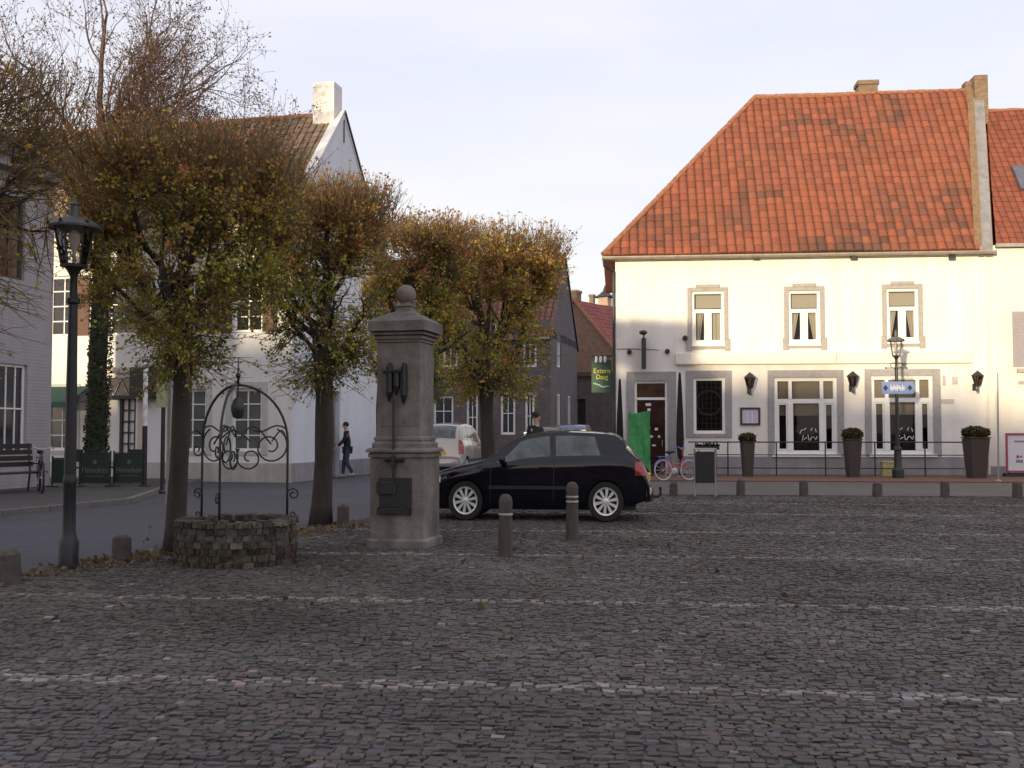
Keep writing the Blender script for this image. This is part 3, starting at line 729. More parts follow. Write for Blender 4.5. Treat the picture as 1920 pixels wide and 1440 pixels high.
# ------------------------------------------------------------------ white corner house
wh = thing('corner_house', 'tall white gabled corner house with brown roof and big white chimney, behind the clipped trees', 'house', FW.o, FW.rz)
GW = 8.4; zE = 8.2; gx = FW.lp(640, 207)   # apex checked below
apex_z = 12.85; LEN = 17.0
def WR(x0, x1, y0, y1): return rect(FW, x0, x1, y0, y1)
gwin = [WR(433, 492, 728, 846), WR(338, 378, 728, 846)]
u_z = (4.75, 6.75)
def atx(px, half, zs): x = FW.lp(px, 800)[0]; return (x - half, x + half, zs[0], zs[1])
gz = (gwin[0][2], gwin[0][3])
gwin = [atx(462, .52, gz), atx(358, .52, gz), atx(113, .52, gz)]
uwin = [atx(p, .5, u_z) for p in (462, 358, 226, 113)]
door = atx(222, .62, (.12, 3.35))
mb = MB(); wall(mb, -LEN, 0, .6, zE, 0, gwin + uwin + [(door[0], door[1], .6, door[3])], .22)
mb.build('wall', white_plaster, wh)
mb = MB()
ga, gb = 3.15, 4.0
mb.poly([(0, 0, .6), (0, ga, .6), (0, ga, 3), (0, 0, 3)]); mb.poly([(0, gb, .6), (0, GW, .6), (0, GW, 3), (0, gb, 3)])
mb.poly([(0, 0, 3), (0, GW, 3), (0, GW, zE), (0, GW / 2, apex_z), (0, 0, zE)])
mb.quad((0, GW, 0), (-LEN, GW, 0), (-LEN, GW, zE), (0, GW, zE)); mb.poly([(-LEN, GW, 0), (-LEN, 0, 0), (-LEN, 0, zE), (-LEN, GW / 2, apex_z), (-LEN, GW, zE)])
for q in (ga, gb): mb.quad((0, q, 0), (-.25, q, 0), (-.25, q, 3), (0, q, 3))
mb.quad((0, ga, 3), (0, gb, 3), (-.25, gb, 3), (-.25, ga, 3))
mb.build('gable_wall', M('shade_blue_plaster', (.66, .69, .75), .85, .03, 3, bump=.1, bscale=60, dirt=.06), wh)  # cool blue of the gable's shaded side is put into its colour
mb = MB(); wall(mb, -LEN, .035, 0, .602, -.035, [(door[0], door[1], 0, .602)], .25)
mb.quad((-LEN, -.035, .602), (.035, -.035, .602), (.035, 0, .602), (-LEN, 0, .602))
mb.build('plinth', plinth_cream, wh)
mb = MB(); mb.box(.001, .035, -.034, ga, 0, .6); mb.box(.001, .035, gb, GW, 0, .6); mb.build('gable_plinth', plinth_grey, wh)
mb = MB(); mb.bbox(-.22, -.16, ga, gb, .05, 3.0, .01); sd_ = mb.build('side_door', M('grey_door_paint', (.30, .28, .30), .6, .1, 6), wh)
mb = MB()
for (a, b) in ((.2, 1.3), (1.5, 2.2)): mb.bbox(-.158, -.145, ga + .14, gb - .14, a, b, .004)
mb.tube([(-.12, gb - .1, 1.2), (-.12, gb - .1, 1.05)], .015, 5); mb.build('door_panel', M('grey_door_paint', (.3, .28, .3)), sd_)
for o in gwin:
    f = simple_window(wh, o, .1, 1, 3, pane=M('pale_reflecting_glass', (.12, .125, .12), .08, .3, 1.2, spec=.8), fw=.09)
    mb = MB(); trim(mb, o, (o[0] - .2, o[1] + .2, o[2] - .12, o[3] + .2), -.035); mb.build('window_surround', M('pale_grey_trim', (.50, .49, .47), .8, .1, 6), wh)
for o in uwin:
    f = simple_window(wh, o, .1, 1, 3, fw=.08)
    for a, b in ((o[0] - .52, o[0] - .03), (o[1] + .03, o[1] + .52)):
        mb = MB(); mb.bbox(a, b, -.05, -.002, o[2], o[3], .01)
        for i in range(14): mb.box(a + .06, b - .06, -.062, -.051, o[2] + .08 + i * .135, o[2] + .16 + i * .135)
        mb.build('shutter', M('brown_shutter_paint', (.10, .045, .03), .6, .2, 6), wh)
# entrance: dark lattice door with fanlight
x0, x1, z0, z1 = door; tz = 2.65; mb = MB()
mb.bbox(x0, x0 + .1, .06, .16, z0, z1, .01); mb.bbox(x1 - .1, x1, .06, .16, z0, z1, .01); mb.bbox(x0 - .12, x1 + .12, -.10, .15, tz, tz + .12, .01); xm = x0 + .66
mb.bbox(xm - .05, xm + .05, .065, .16, z0, tz - .002, .008)
for i in range(1, 7): mb.box(xm + .05, x1 - .1, .09, .13, z0 + (tz - z0) * i / 7 - .02, z0 + (tz - z0) * i / 7 + .02)
mb.box((xm + x1 - .05) / 2 - .02, (xm + x1 - .05) / 2 + .02, .085, .125, z0, tz - .003)
dd = mb.build('door', dark_paint, wh)
mb = MB(); mb.quad((x0 + .1, .15, z0), (x1 - .1, .15, z0), (x1 - .1, .15, tz), (x0 + .1, .15, tz)); mb.build('door_panel', white_paint, dd)
mb = MB(); mb.quad((x0, .155, tz + .1), (x1, .155, tz + .1), (x1, .155, z1), (x0, .155, z1)); mb.build('fanlight', dark_glass, dd)
mb = MB(); n = 4
zz = [(x0 + .06 + (x1 - x0 - .12) * i / n, .13, tz + .12 if i % 2 else z1 - .05) for i in range(n + 1)]
mb.tube(zz, .022, 5); mb.build('fanlight_bars', white_paint, dd)
mb = MB(); mb.bbox(x0 - .35, x0 - .1, -.06, -.002, .6, z1 + .15, .01); mb.bbox(x1 + .1, x1 + .35, -.06, -.002, .6, z1 + .15, .01); mb.bbox(x0 - .4, x1 + .4, -.12, -.002, z1 + .152, z1 + .34, .012); mb.build('door_surround', M('pale_pink_trim', (.62, .50, .44), .8, .1, 6), wh)
mb = MB(); mb.bbox(-LEN, 0, -.22, -.001, zE - .32, zE - .02, .03); mb.bbox(-LEN, .0, -.12, -.0015, zE - .48, zE - .325, .02); mb.build('cornice', M('cream_cornice', (.72, .66, .52), .7, .06, 6), wh)
rl = math.hypot(GW / 2 + .25, apex_z - zE)
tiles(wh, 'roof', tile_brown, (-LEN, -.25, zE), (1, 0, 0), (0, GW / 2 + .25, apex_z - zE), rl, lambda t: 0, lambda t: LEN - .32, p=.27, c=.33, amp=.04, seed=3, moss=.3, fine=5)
mb = MB(); mb.quad((-.32, GW + .25, zE), (-LEN, GW + .25, zE), (-LEN, GW / 2, apex_z), (-.32, GW / 2, apex_z)); mb.build('rear_roof', M('plain_brown_tile', (.15, .09, .05), .8, .25, 5, bump=.3), wh)
mb = MB()
for y0, ya in ((-.28, 1), (GW + .28, -1)):
    pts = [(-.31, y0, zE - .05), (-.31, y0, zE + .12), (-.31, GW / 2, apex_z + .16), (-.31, GW / 2, apex_z - .1)]
    mb.prism(pts, (.33, 0, 0))
mb.build('verge', M('white_verge', (.62, .62, .64), .8, .08, 6), wh)
mb = MB(); mb.prism([(.021, GW + .29, zE + .0), (.021, GW + .29, zE + .1), (.021, GW / 2, apex_z + .18), (.021, GW / 2, apex_z + .08)], (.05, 0, 0)); mb.build('verge_edge', dark_paint, wh)
ridge(wh, (-LEN, GW / 2, apex_z + .04), (-.3, GW / 2, apex_z + .04), .11)
chimney(wh, -1.0, -.2, GW / 2 - .45, GW / 2 + .3, apex_z - .8, apex_z + 1.1, white_plaster, cap=False)
mb = MB(); mb.box(.003, .03, GW / 2 - .05, GW / 2 + .01, apex_z - 1.0, apex_z - .2); mb.build('wall_anchor', dark_paint, wh)
mb = MB(); q = FW.lp(278, 720); mb.bbox(q[0] - .38, q[0] + .42, -.5, -.002, FW.lp(278, 748)[1], FW.lp(278, 690)[1], .02); mb.build('signboard', dark_paint, wh)

# ------------------------------------------------------------------ left house in shade
lh = thing('town_house', 'shaded white house at the left edge of the square with tall dark windows', 'house', FL.o, FL.rz)
LW = 10.0; lze = 8.6; LD = 2.4
def LR(x0, x1, y0, y1): return rect(FL, x0, x1, y0, y1)
lo = [LR(-3, 47, 368, 522), LR(-2, 50, 682, 850)]
lo += [(o[0] - 2.6, o[1] - 2.6, o[2], o[3]) for o in lo] + [(o[0] - 5.2, o[1] - 5.2, o[2], o[3]) for o in lo]
mb = MB(); wall(mb, -LW, 0, 0, lze, 0, lo, .2); mb.quad((0, 0, 0), (0, LD, 0), (0, LD, lze), (0, 0, lze)); mb.quad((-LW, LD, 0), (-LW, 0, 0), (-LW, 0, lze), (-LW, LD, lze)); mb.quad((0, LD, 0), (-LW, LD, 0), (-LW, LD, lze), (0, LD, lze))
mb.poly([(0, 0, lze), (0, LD, lze), (0, LD / 2, lze + 1.2)]); mb.poly([(-LW, 0, lze), (-LW, LD, lze), (-LW, LD / 2, lze + 1.2)])
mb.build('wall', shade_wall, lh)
for i, o in enumerate(lo):
    simple_window(lh, o, .08, 1 if i % 2 == 0 else 2, 3 if i % 2 == 0 else 1, mat=M('dark_frame_paint', (.06, .05, .045), .5, .2, 9) if i % 2 == 0 else white_paint, fw=.08, pane=M('brown_reflecting_glass', (.05, .04, .028), .1, .6, 2.5, spec=.7) if i % 2 == 0 else dark_glass)
mb = MB(); mb.bbox(-LW, .1, -.4, -.001, lze - .2, lze + .08, .04); mb.build('cornice', M('grey_cornice', (.20, .20, .21), .7, .1, 6), lh)
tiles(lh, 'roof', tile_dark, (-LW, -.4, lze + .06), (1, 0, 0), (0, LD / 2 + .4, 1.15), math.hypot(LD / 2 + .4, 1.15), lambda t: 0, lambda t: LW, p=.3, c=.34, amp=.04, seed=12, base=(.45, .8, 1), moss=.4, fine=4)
mb = MB(); mb.quad((0, LD + .3, lze), (-LW, LD + .3, lze), (-LW, LD / 2, lze + 1.2), (0, LD / 2, lze + 1.2)); mb.build('rear_roof', MATS['plain_brown_tile'], lh)

# ------------------------------------------------------------------ grey brick house down the street
FM = Frame(1.95, 54, R(-12.7))
gh = thing('brick_house', 'grey brick house with dark red roof and white window frames, behind the rightmost clipped tree', 'house', FM.o, FM.rz)
mW, mD, mze = 16.0, 8.4, FM.lp(1030, 632)[1]; mzr = FM.lp(1046, 476, mD / 2)[1]
mo = [rect(FM, *r) for r in ((812, 850, 742, 800), (874, 896, 735, 830), (938, 966, 735, 815), (984, 1002, 735, 825), (980, 1006, 604, 688), (905, 932, 604, 688), (830, 858, 604, 688))]
mb = MB(); wall(mb, -mW, 0, 0, mze, 0, mo, .2)
go = [(1.9, 2.9, 1.6, 3.6), (1.9, 2.9, 5.0, 6.8), (5.2, 6.2, 1.6, 3.6)]
mb.poly([(0, 0, mze), (0, mD, mze), (0, mD / 2, mzr)]); 
ys = sorted({0, mD} | {v for o in go for v in o[:2]}); zs_ = sorted({0, mze} | {v for o in go for v in o[2:]})
for i in range(len(ys) - 1):
    for k in range(len(zs_) - 1):
        cy, cz = (ys[i] + ys[i + 1]) / 2, (zs_[k] + zs_[k + 1]) / 2
        if not any(o[0] < cy < o[1] and o[2] < cz < o[3] for o in go): mb.quad((0, ys[i], zs_[k]), (0, ys[i + 1], zs_[k]), (0, ys[i + 1], zs_[k + 1]), (0, ys[i], zs_[k + 1]))
mb.poly([(-mW, mD, 0), (-mW, 0, 0), (-mW, 0, mze), (-mW, mD / 2, mzr), (-mW, mD, mze)]); mb.quad((0, mD, 0), (-mW, mD, 0), (-mW, mD, mze), (0, mD, mze))
mb.build('wall', brick_grey, gh)
for o in mo: simple_window(gh, o, .1, 1, 1, fw=.12)
for o in go:
    mb = MB(); a, b, c, d = o
    mb.box(-.1, -.03, a, a + .1, c, d); mb.box(-.1, -.03, b - .1, b, c, d); mb.box(-.1, -.031, a + .1, b - .1, c, c + .1); mb.box(-.1, -.031, a + .1, b - .1, d - .1, d); mb.box(-.1, -.033, (a + b) / 2 - .04, (a + b) / 2 + .04, c + .1, d - .1)
    f = mb.build('window', white_paint, gh); p = MB(); p.quad((-.08, a, c), (-.08, b, c), (-.08, b, d), (-.08, a, d)); p.build('pane', MATS['pale_reflecting_glass'] if a < 3 else dark_glass, f)
rl = math.hypot(mD / 2 + .2, mzr - mze)
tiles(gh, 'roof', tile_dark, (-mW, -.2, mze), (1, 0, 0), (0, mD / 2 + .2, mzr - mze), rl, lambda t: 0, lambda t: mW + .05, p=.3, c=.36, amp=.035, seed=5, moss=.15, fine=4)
mb = MB(); mb.quad((.05, mD + .2, mze), (-mW, mD + .2, mze), (-mW, mD / 2, mzr), (.05, mD / 2, mzr)); mb.build('rear_roof', M('plain_dark_tile', (.12, .06, .045), .8, .25, 5, bump=.3), gh)
mb = MB()
for y0 in (-.22, mD + .22): mb.prism([(-.02, y0, mze - .12), (-.02, y0, mze + .06), (-.02, mD / 2, mzr + .1), (-.02, mD / 2, mzr - .08)], (.1, 0, 0))
mb.build('verge', dark_paint, gh)
chimney(gh, -.85, -.3, mD / 2 - .3, mD / 2 + .3, mzr - .4, FM.lp(1040, 459, mD / 2)[1], brick_chim)
mb = MB(); mb.box(-mW, 0, -.3, -.15, mze - .12, mze); mb.build('gutter', zinc, gh)

# ------------------------------------------------------------------ further up the street
FS = Frame(4.6, 64, R(-12.7))
lg = thing('flat_house', 'low grey flat-fronted building with dark doorway, between grey brick house and pub sign', 'building', FS.o, FS.rz)
sz = FS.lp(1090, 706)[1]; a0, a1 = -1.6, 2.6
do = rect(FS, 1083, 1098, 748, 850); do = (do[0], do[1], 0, do[3])
mb = MB(); wall(mb, a0, a1, 0, sz, 0, [do], .3); mb.box(a0 + .01, a1 - .01, .4, 6, 0, sz - .05); mb.build('wall', brick_grey, lg)
mb = MB(); mb.bbox(a0 - .05, a1 + .05, -.15, 6, sz + .002, sz + .3, .04); mb.build('cornice', M('brown_cornice', (.10, .07, .055), .8, .2, 5), lg)
mb = MB(); mb.quad((do[0], .25, 0), (do[1], .25, 0), (do[1], .25, do[3]), (do[0], .25, do[3])); mb.build('door', dark_wood, lg)
gw_ = thing('garden_wall', 'dark brick wall below the green pub sign at the end of the street', 'wall', FS.w(2.62, -3), FS.rz)
mb = MB(); mb.bbox(0, 7, 0, .3, 0, 3.6, .02); mb.build('wall', brick_grey, gw_); mb = MB(); mb.bbox(-.01, 7, -.06, .36, 3.602, 3.72, .02); mb.build('coping', kerb_mat, gw_)

def gable_front(name, label, fr, hw, D, ze_, zr_, wallm, roofm, rtint, group=None, seed=1, wins=()):
    """house whose gable faces the viewer; local x along the gable, ridge runs into y"""
    t = thing(name, label, 'house', fr.o, fr.rz, group)
    mb = MB(); wall(mb, -hw, hw, 0, ze_, 0, list(wins), .2); mb.poly([(-hw, 0, ze_), (hw, 0, ze_), (0, 0, zr_)])
    mb.quad((hw, 0, 0), (hw, D, 0), (hw, D, ze_), (hw, 0, ze_)); mb.quad((-hw, D, 0), (-hw, 0, 0), (-hw, 0, ze_), (-hw, D, ze_)); mb.poly([(hw, D, 0), (-hw, D, 0), (-hw, D, ze_), (0, D, zr_), (hw, D, ze_)])
    mb.build('wall', wallm, t)
    sl = math.hypot(hw + .2, zr_ - ze_); k = (zr_ - ze_) / hw
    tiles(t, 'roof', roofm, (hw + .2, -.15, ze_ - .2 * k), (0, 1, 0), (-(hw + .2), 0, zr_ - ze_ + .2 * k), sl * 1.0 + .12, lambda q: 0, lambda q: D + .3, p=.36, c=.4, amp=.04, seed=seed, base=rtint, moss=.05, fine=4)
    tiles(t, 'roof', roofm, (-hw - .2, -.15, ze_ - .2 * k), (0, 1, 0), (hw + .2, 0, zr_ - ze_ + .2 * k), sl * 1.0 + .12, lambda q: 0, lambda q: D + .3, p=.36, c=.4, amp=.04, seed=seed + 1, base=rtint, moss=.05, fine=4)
    mb = MB()
    for s in (-1, 1): mb.prism([(s * (hw + .25), -.2, ze_ - .25 * k - .05), (s * (hw + .25), -.2, ze_ - .25 * k + .16), (0, -.2, zr_ + .17), (0, -.2, zr_ - .05)], (0, .06, 0))
    mb.build('verge', M('orange_verge', (.36, .17, .09), .8, .2, 6), t)
    for o in wins: simple_window(t, o, .1, 1, 2)
    return t
q = at(1078, 700, 70)
FR2 = Frame(q.x, 70, R(-37)); rz2 = at(1078, 563, 70).z
t = gable_front('gabled_house', 'brown brick house with a red roof sloping down behind the pub sign', FR2, 3.9, 12, rz2 - 4.3, rz2, brick_brown, tile_red, (1, 1, 1), seed=21, wins=[(-.2, .8, 3.2, 5.0), (-2.6, -1.8, 3.2, 5.0)])
chimney(t, -.7, -.2, .5, 1.1, rz2 - 1, rz2 + .75, brick_chim)
q = at(1128, 700, 92); FR3 = Frame(q.x, 92, R(-30)); z3 = at(1128, 578, 92).z
t = gable_front('gabled_house', 'far orange-roofed house with a small bell turret, seen over the red roof', FR3, 4.5, 9, z3 - 4, z3, brick_brown, tile_orange, (.75, .6, .6), seed=25)
mb = MB(); z4 = at(1128, 556, 92).z; z5 = at(1128, 533, 92).z
mb.bbox(-.45, .45, .3, 1.2, z3 - .9, z4, .03); tu = mb.build('turret', M('pale_turret_brick', (.42, .30, .24), .8, .15, 6), t)
mb = MB(); mb.lathe([(.95, z4), (.55, z4 + .25), (.2, z4 + .55), (.03, z5)], 8, (0, .75, 0)); mb.build('turret_cap', M('slate', (.03, .03, .035), .6, .2, 6), tu)
chimney(t, -1.9, -1.5, 1.5, 1.9, z3 - 2, at(1105, 546, 92).z, brick_chim)

# ------------------------------------------------------------------ unseen row of houses behind the viewer, ridges shaped to shade the square
def back_house(label, x0, x1, y0, ridge_h, eave, wallm, roofm, seed, dep=9.0, parapet=0):
    t = thing('unseen_row_house', label, 'house', (x1, y0, 0), math.pi, 'unseen houses behind the viewer, shaped to shade the square')
    Wd = x1 - x0; wins = []
    n = max(2, int(Wd / 3.2))
    for i in range(n):
        c = Wd * (i + .5) / n
        wins += [(c - .55, c + .55, 3.9, 5.3)]; wins += [(c - .55, c + .55, 1.0, 3.2)] if i != n // 2 else [(c - .55, c + .55, 0.02, 3.0)]
    mb = MB(); wall(mb, 0, Wd, 0, eave, 0, wins, .2); mb.quad((Wd, 0, 0), (Wd, dep, 0), (Wd, dep, eave), (Wd, 0, eave)); mb.quad((0, dep, 0), (0, 0, 0), (0, 0, eave), (0, dep, eave)); mb.quad((Wd, dep, 0), (0, dep, 0), (0, dep, eave), (Wd, dep, eave))
    mb.poly([(0, 0, eave), (0, dep / 2, ridge_h), (0, dep, eave)]); mb.poly([(Wd, 0, eave), (Wd, dep, eave), (Wd, dep / 2, ridge_h)])
    mb.build('wall', wallm, t)
    mb = MB(); k = (ridge_h - eave) / (dep / 2)
    mb.quad((0, -.3, eave - .3 * k), (Wd, -.3, eave - .3 * k), (Wd, dep / 2, ridge_h), (0, dep / 2, ridge_h)); mb.quad((Wd, dep + .3, eave - .3 * k), (0, dep + .3, eave - .3 * k), (0, dep / 2, ridge_h), (Wd, dep / 2, ridge_h)); mb.build('roof', roofm, t)
    for o in wins:
        if o[2] < .1:
            m2 = MB(); m2.bbox(o[0], o[1], .1, .16, o[2], o[3], .01); m2.build('door', dark_green, t)
        else: simple_window(t, o, .1, 1, 2)
    chimney(t, Wd * .12, Wd * .12 + .9, dep * .8 - .35, dep * .8 + .35, ridge_h - 3.2, ridge_h - .3, brick_chim)
    return t
po = MATS['plain_orange_tile']; pb = MATS['plain_brown_tile']
YB = -16.0
back_house('unseen brown brick house behind the viewer, farthest left of its row', -62, -36.0, YB, 7.6, 5.5, brick_brown, pb, 1)
back_house('unseen white house behind the viewer with the highest ridge of its row', -35.9, -29.6, YB, 9.3, 6.2, white_plaster, po, 2)
back_house('unseen long low cream house behind the viewer, right of the highest white one', -29.5, -19.6, YB, 7.3, 5.5, cream_wall, po, 3)
back_house('unseen narrow grey brick house behind the viewer with a steep roof', -19.5, -14.6, YB, 8.7, 6.0, brick_grey, pb, 4)
back_house('unseen narrow cream house behind the viewer, right of the narrow grey one', -14.5, -9.6, YB, 8.0, 5.7, cream_wall, po, 5)
back_house('unseen brown brick house behind the viewer, farthest right of its row', -9.5, 14.0, YB, 7.3, 5.5, brick_brown, pb, 6)
# ------------------------------------------------------------------ trees
def leafquads(pts, cols, size, rng):
    """many small leaf faces at pts"""
    n = len(pts); pts = np.array(pts, np.float32); cols = np.array(cols, np.float32)
    a = rng.normal(size=(n, 3)); a /= np.linalg.norm(a, axis=1)[:, None]
    b = rng.normal(size=(n, 3)); b -= (b * a).sum(1)[:, None] * a; b /= np.linalg.norm(b, axis=1)[:, None]
    s = (size * rng.uniform(.6, 1.35, n))[:, None]
    c = np.cross(a, b) * .25
    v = np.stack([pts - a * s * .5, pts + b * s * .36 + c * s, pts + a * s * .5, pts - b * s * .36 + c * s], 1).reshape(-1, 3)
    me = bpy.data.meshes.new('foliage')
    me.vertices.add(4 * n); me.vertices.foreach_set('co', v.astype(np.float32).ravel())
    me.loops.add(4 * n); me.loops.foreach_set('vertex_index', np.arange(4 * n, dtype=np.int32))
    me.polygons.add(n); me.polygons.foreach_set('loop_start', np.arange(0, 4 * n, 4, dtype=np.int32)); me.polygons.foreach_set('loop_total', np.full(n, 4, np.int32))
    me.update(calc_edges=True)
    ca = me.attributes.new('tint', 'FLOAT_COLOR', 'POINT'); arr = np.ones((4 * n, 4), np.float32); arr[:, :3] = np.repeat(cols, 4, 0); ca.data.foreach_set('color', arr.ravel())
    me.materials.append(leaf_mat); return me

def wander(p, d, ln, n, r0, r1, rng, up=0.0, wob=.25):
    pts = [Vector(p)]; d = Vector(d).normalized()
    for i in range(n):
        d = (d + Vector(rng.normal(0, wob, 3)) + Vector((0, 0, up))).normalized(); pts.append(pts[-1] + d * ln / n)
    return pts, [r0 + (r1 - r0) * i / n for i in range(n + 1)]

def clipped_tree(label, loc, H, zt, rad, tr, seed, ntwig=1500, nleaf=7000, sparse=0.0, green=.5, rz=0.0, name='clipped_tree', group='clipped trees in a row along the road', lean=0, leafsize=.075, low=.55):
    rng = np.random.default_rng(seed)
    t = thing(name, label, 'tree', loc, rz, group)
    mb = MB(); nseg = 9; pts = []; rs = []
    for i in range(nseg + 1):
        f = i / nseg; z = f * (zt + .5)
        pts.append((.04 * math.sin(f * 4 + seed) + lean * f, .03 * math.cos(f * 5 + seed), z)); rs.append(tr * (1.0 + .30 * math.exp(-z / .12) - .12 * f + .05 * math.sin(f * 17 + seed) + (.22 * max(0, (z - zt + .4)) if z > zt - .4 else 0)))
    mb.tube(pts, rs, 12)
    top = Vector(pts[-1]) - Vector((0, 0, .3)); limbs = []
    lp_, lr_ = wander(top, (0, 0, 1), (H - zt) * .8, 7, tr * .75, .03, rng, .3, .12); mb.tube(lp_, lr_, 8); limbs.append((lp_, lr_))
    nl = 13
    for i in range(nl):
        a = 2 * math.pi * i / nl + rng.uniform(-.2, .2); zs0 = rng.uniform(-.3, .5) if i % 3 else rng.uniform(.4, (H - zt) * .4)
        p = Vector((top.x, top.y, zt + max(-.1, zs0))); d = Vector((math.cos(a), math.sin(a), rng.uniform(.05, .9)))
        q, r = wander(p, d, rad * rng.uniform(1.0, 1.3), 6, tr * rng.uniform(.28, .42), .022, rng, .16, .16)
        mb.tube(q, r, 6); limbs.append((q, r))
        for _ in range(3):
            j = int(rng.integers(2, 6)); q2, r2 = wander(q[j], (q[j] - q[j - 1]).normalized() + Vector(rng.normal(0, .5, 3)), rng.uniform(.5, .9) * rad * .6, 4, r[j] * .7, .012, rng, .22, .2); mb.tube(q2, r2, 5); limbs.append((q2, r2))
    mb.build('trunk', bark, t, smooth=True)
    # twigs: every one grows from the nearest limb to its own spot in the clipped volume
    tw = MB(); P = []; C = []
    zlo = zt - low; zc = Vector((top.x * .5, 0, 0))
    nodes = np.array([tuple(p) for q, r in limbs for p in q], np.float32)
    pal_top = np.array([(.44, .18, .08), (.48, .27, .08), (.36, .17, .085), (.46, .34, .065)])
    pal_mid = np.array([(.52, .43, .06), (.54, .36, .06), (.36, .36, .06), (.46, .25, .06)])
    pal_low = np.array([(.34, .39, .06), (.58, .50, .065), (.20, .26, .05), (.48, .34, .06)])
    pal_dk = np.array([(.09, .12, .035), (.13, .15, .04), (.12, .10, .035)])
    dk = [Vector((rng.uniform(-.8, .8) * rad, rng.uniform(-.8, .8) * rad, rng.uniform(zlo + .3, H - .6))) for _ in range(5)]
    def width(f): return rad * (.86 + .42 * min(1, f * 1.45)) * (1 if f < .88 else 1 - .14 * (f - .88) / .12)
    per = nleaf / ntwig
    for n_ in range(ntwig):
        f = rng.random() ** .72; a = rng.uniform(0, 2 * math.pi); wv = 1 + .07 * math.sin(a * 3 + seed) + .05 * math.sin(a * 7 + f * 5)
        rr = width(f) * wv * math.sqrt(rng.uniform(.03, 1))
        T = Vector((rr * math.cos(a), rr * math.sin(a), zlo + (H - zlo) * f)) + zc
        if f > .9: T.z += rng.normal(.02, .07)
        hole = math.sin(T.x * 3.3 + seed) * math.sin(T.z * 3.1 + seed * 2) + .6 * math.sin(T.y * 3.7 + seed) * math.sin(T.x * 6.1 + T.z * 4)
        if f < .62 and hole < .02 and rng.random() < .85: continue
        dd = np.linalg.norm(nodes - np.array(tuple(T), np.float32), axis=1) + .35 * np.maximum(0, nodes[:, 2] - T.z)
        k = int(np.argsort(dd)[int(rng.integers(0, 4))]); B = Vector(nodes[k]); v = T - B; ln = v.length
        if ln < .08: continue
        out = Vector((T.x, T.y, 0)).normalized() if rr > .05 else Vector((0, 0, 1))
        bow = (Vector((0, 0, 1)) * rng.uniform(-.02, .22) - out * rng.uniform(-.05, .1)) * ln
        pts = [B, B + v * .33 - bow * .3 + Vector(rng.normal(0, .04, 3)) * ln, B + v * .68 - bow * .2 + Vector(rng.normal(0, .05, 3)) * ln, T]
        tw.tube(pts, [.0085, .0065, .005, .0028], 3, cap=False)
        shoots = [pts]
        for _ in range(2):
            kk = int(rng.integers(1, 3)); p2, r2 = wander(pts[kk], Vector(rng.normal(0, .7, 3)) + out * .4 + Vector((0, 0, .55 if f > .35 else .0)), rng.uniform(.15, .42), 3, .005, .0022, rng, .08, .25); tw.tube(p2, r2, 3, cap=False); shoots.append(p2)
        if rng.random() < sparse: continue
        m_ = rng.poisson(per * rng.lognormal(-.25, .75))
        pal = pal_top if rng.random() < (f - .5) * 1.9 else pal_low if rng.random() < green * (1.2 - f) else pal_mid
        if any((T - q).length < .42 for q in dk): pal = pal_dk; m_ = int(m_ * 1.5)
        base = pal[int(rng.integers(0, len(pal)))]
        for _ in range(m_):
            q = shoots[int(rng.integers(0, 3))]; u_ = rng.uniform(.3, 1) * (len(q) - 1); kk = min(len(q) - 2, int(u_)); p = q[kk].lerp(q[kk + 1], u_ - kk) + Vector(rng.normal(0, .032, 3))
            cc_ = base if rng.random() < .65 else pal[int(rng.integers(0, len(pal)))]
            P.append(p); C.append(np.clip(cc_ * rng.uniform(.85, 1.45), 0, .85))
    # fine upright shoots along the clipped top
    for _ in range(int(ntwig * .45)):
        a, rr = rng.uniform(0, 2 * math.pi), width(.95) * math.sqrt(rng.random()); base = Vector((rr * math.cos(a), rr * math.sin(a), H - rng.uniform(.25, .7))) + zc
        p2, r2 = wander(base, Vector((math.cos(a) * .3, math.sin(a) * .3, 1)) + Vector(rng.normal(0, .28, 3)), H - base.z + rng.normal(.03, .07), 3, .007, .0025, rng, .05, .15); tw.tube(p2, r2, 3, cap=False)
        if rng.random() < .6 and sparse < .3:
            for _ in range(2): P.append(p2[int(rng.integers(1, 4))] + Vector(rng.normal(0, .03, 3))); C.append(pal_top[int(rng.integers(0, 4))] * rng.uniform(.6, 1.3))
    cr = tw.build('crown', twig_mat, t)
    o = bpy.data.objects.new('leaves', leafquads(P, C, leafsize, rng)); COL.objects.link(o); o.parent = cr
    return t

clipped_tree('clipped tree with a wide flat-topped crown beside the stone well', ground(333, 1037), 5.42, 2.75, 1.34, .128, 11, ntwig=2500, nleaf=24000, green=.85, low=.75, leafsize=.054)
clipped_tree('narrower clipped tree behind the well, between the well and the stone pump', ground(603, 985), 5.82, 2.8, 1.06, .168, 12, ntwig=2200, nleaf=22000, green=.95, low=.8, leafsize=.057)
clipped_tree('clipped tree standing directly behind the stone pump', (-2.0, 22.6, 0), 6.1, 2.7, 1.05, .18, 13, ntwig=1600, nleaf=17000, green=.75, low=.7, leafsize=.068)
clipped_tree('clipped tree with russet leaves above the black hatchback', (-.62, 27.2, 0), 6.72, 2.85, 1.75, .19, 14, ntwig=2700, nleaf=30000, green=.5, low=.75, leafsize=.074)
clipped_tree('sparse clipped tree mostly beyond the left edge of the photo', (-6.75, 11.3, 0), 5.5, 2.9, 1.72, .17, 15, ntwig=1900, nleaf=5000, sparse=.4, green=.4, low=1.15, leafsize=.054)

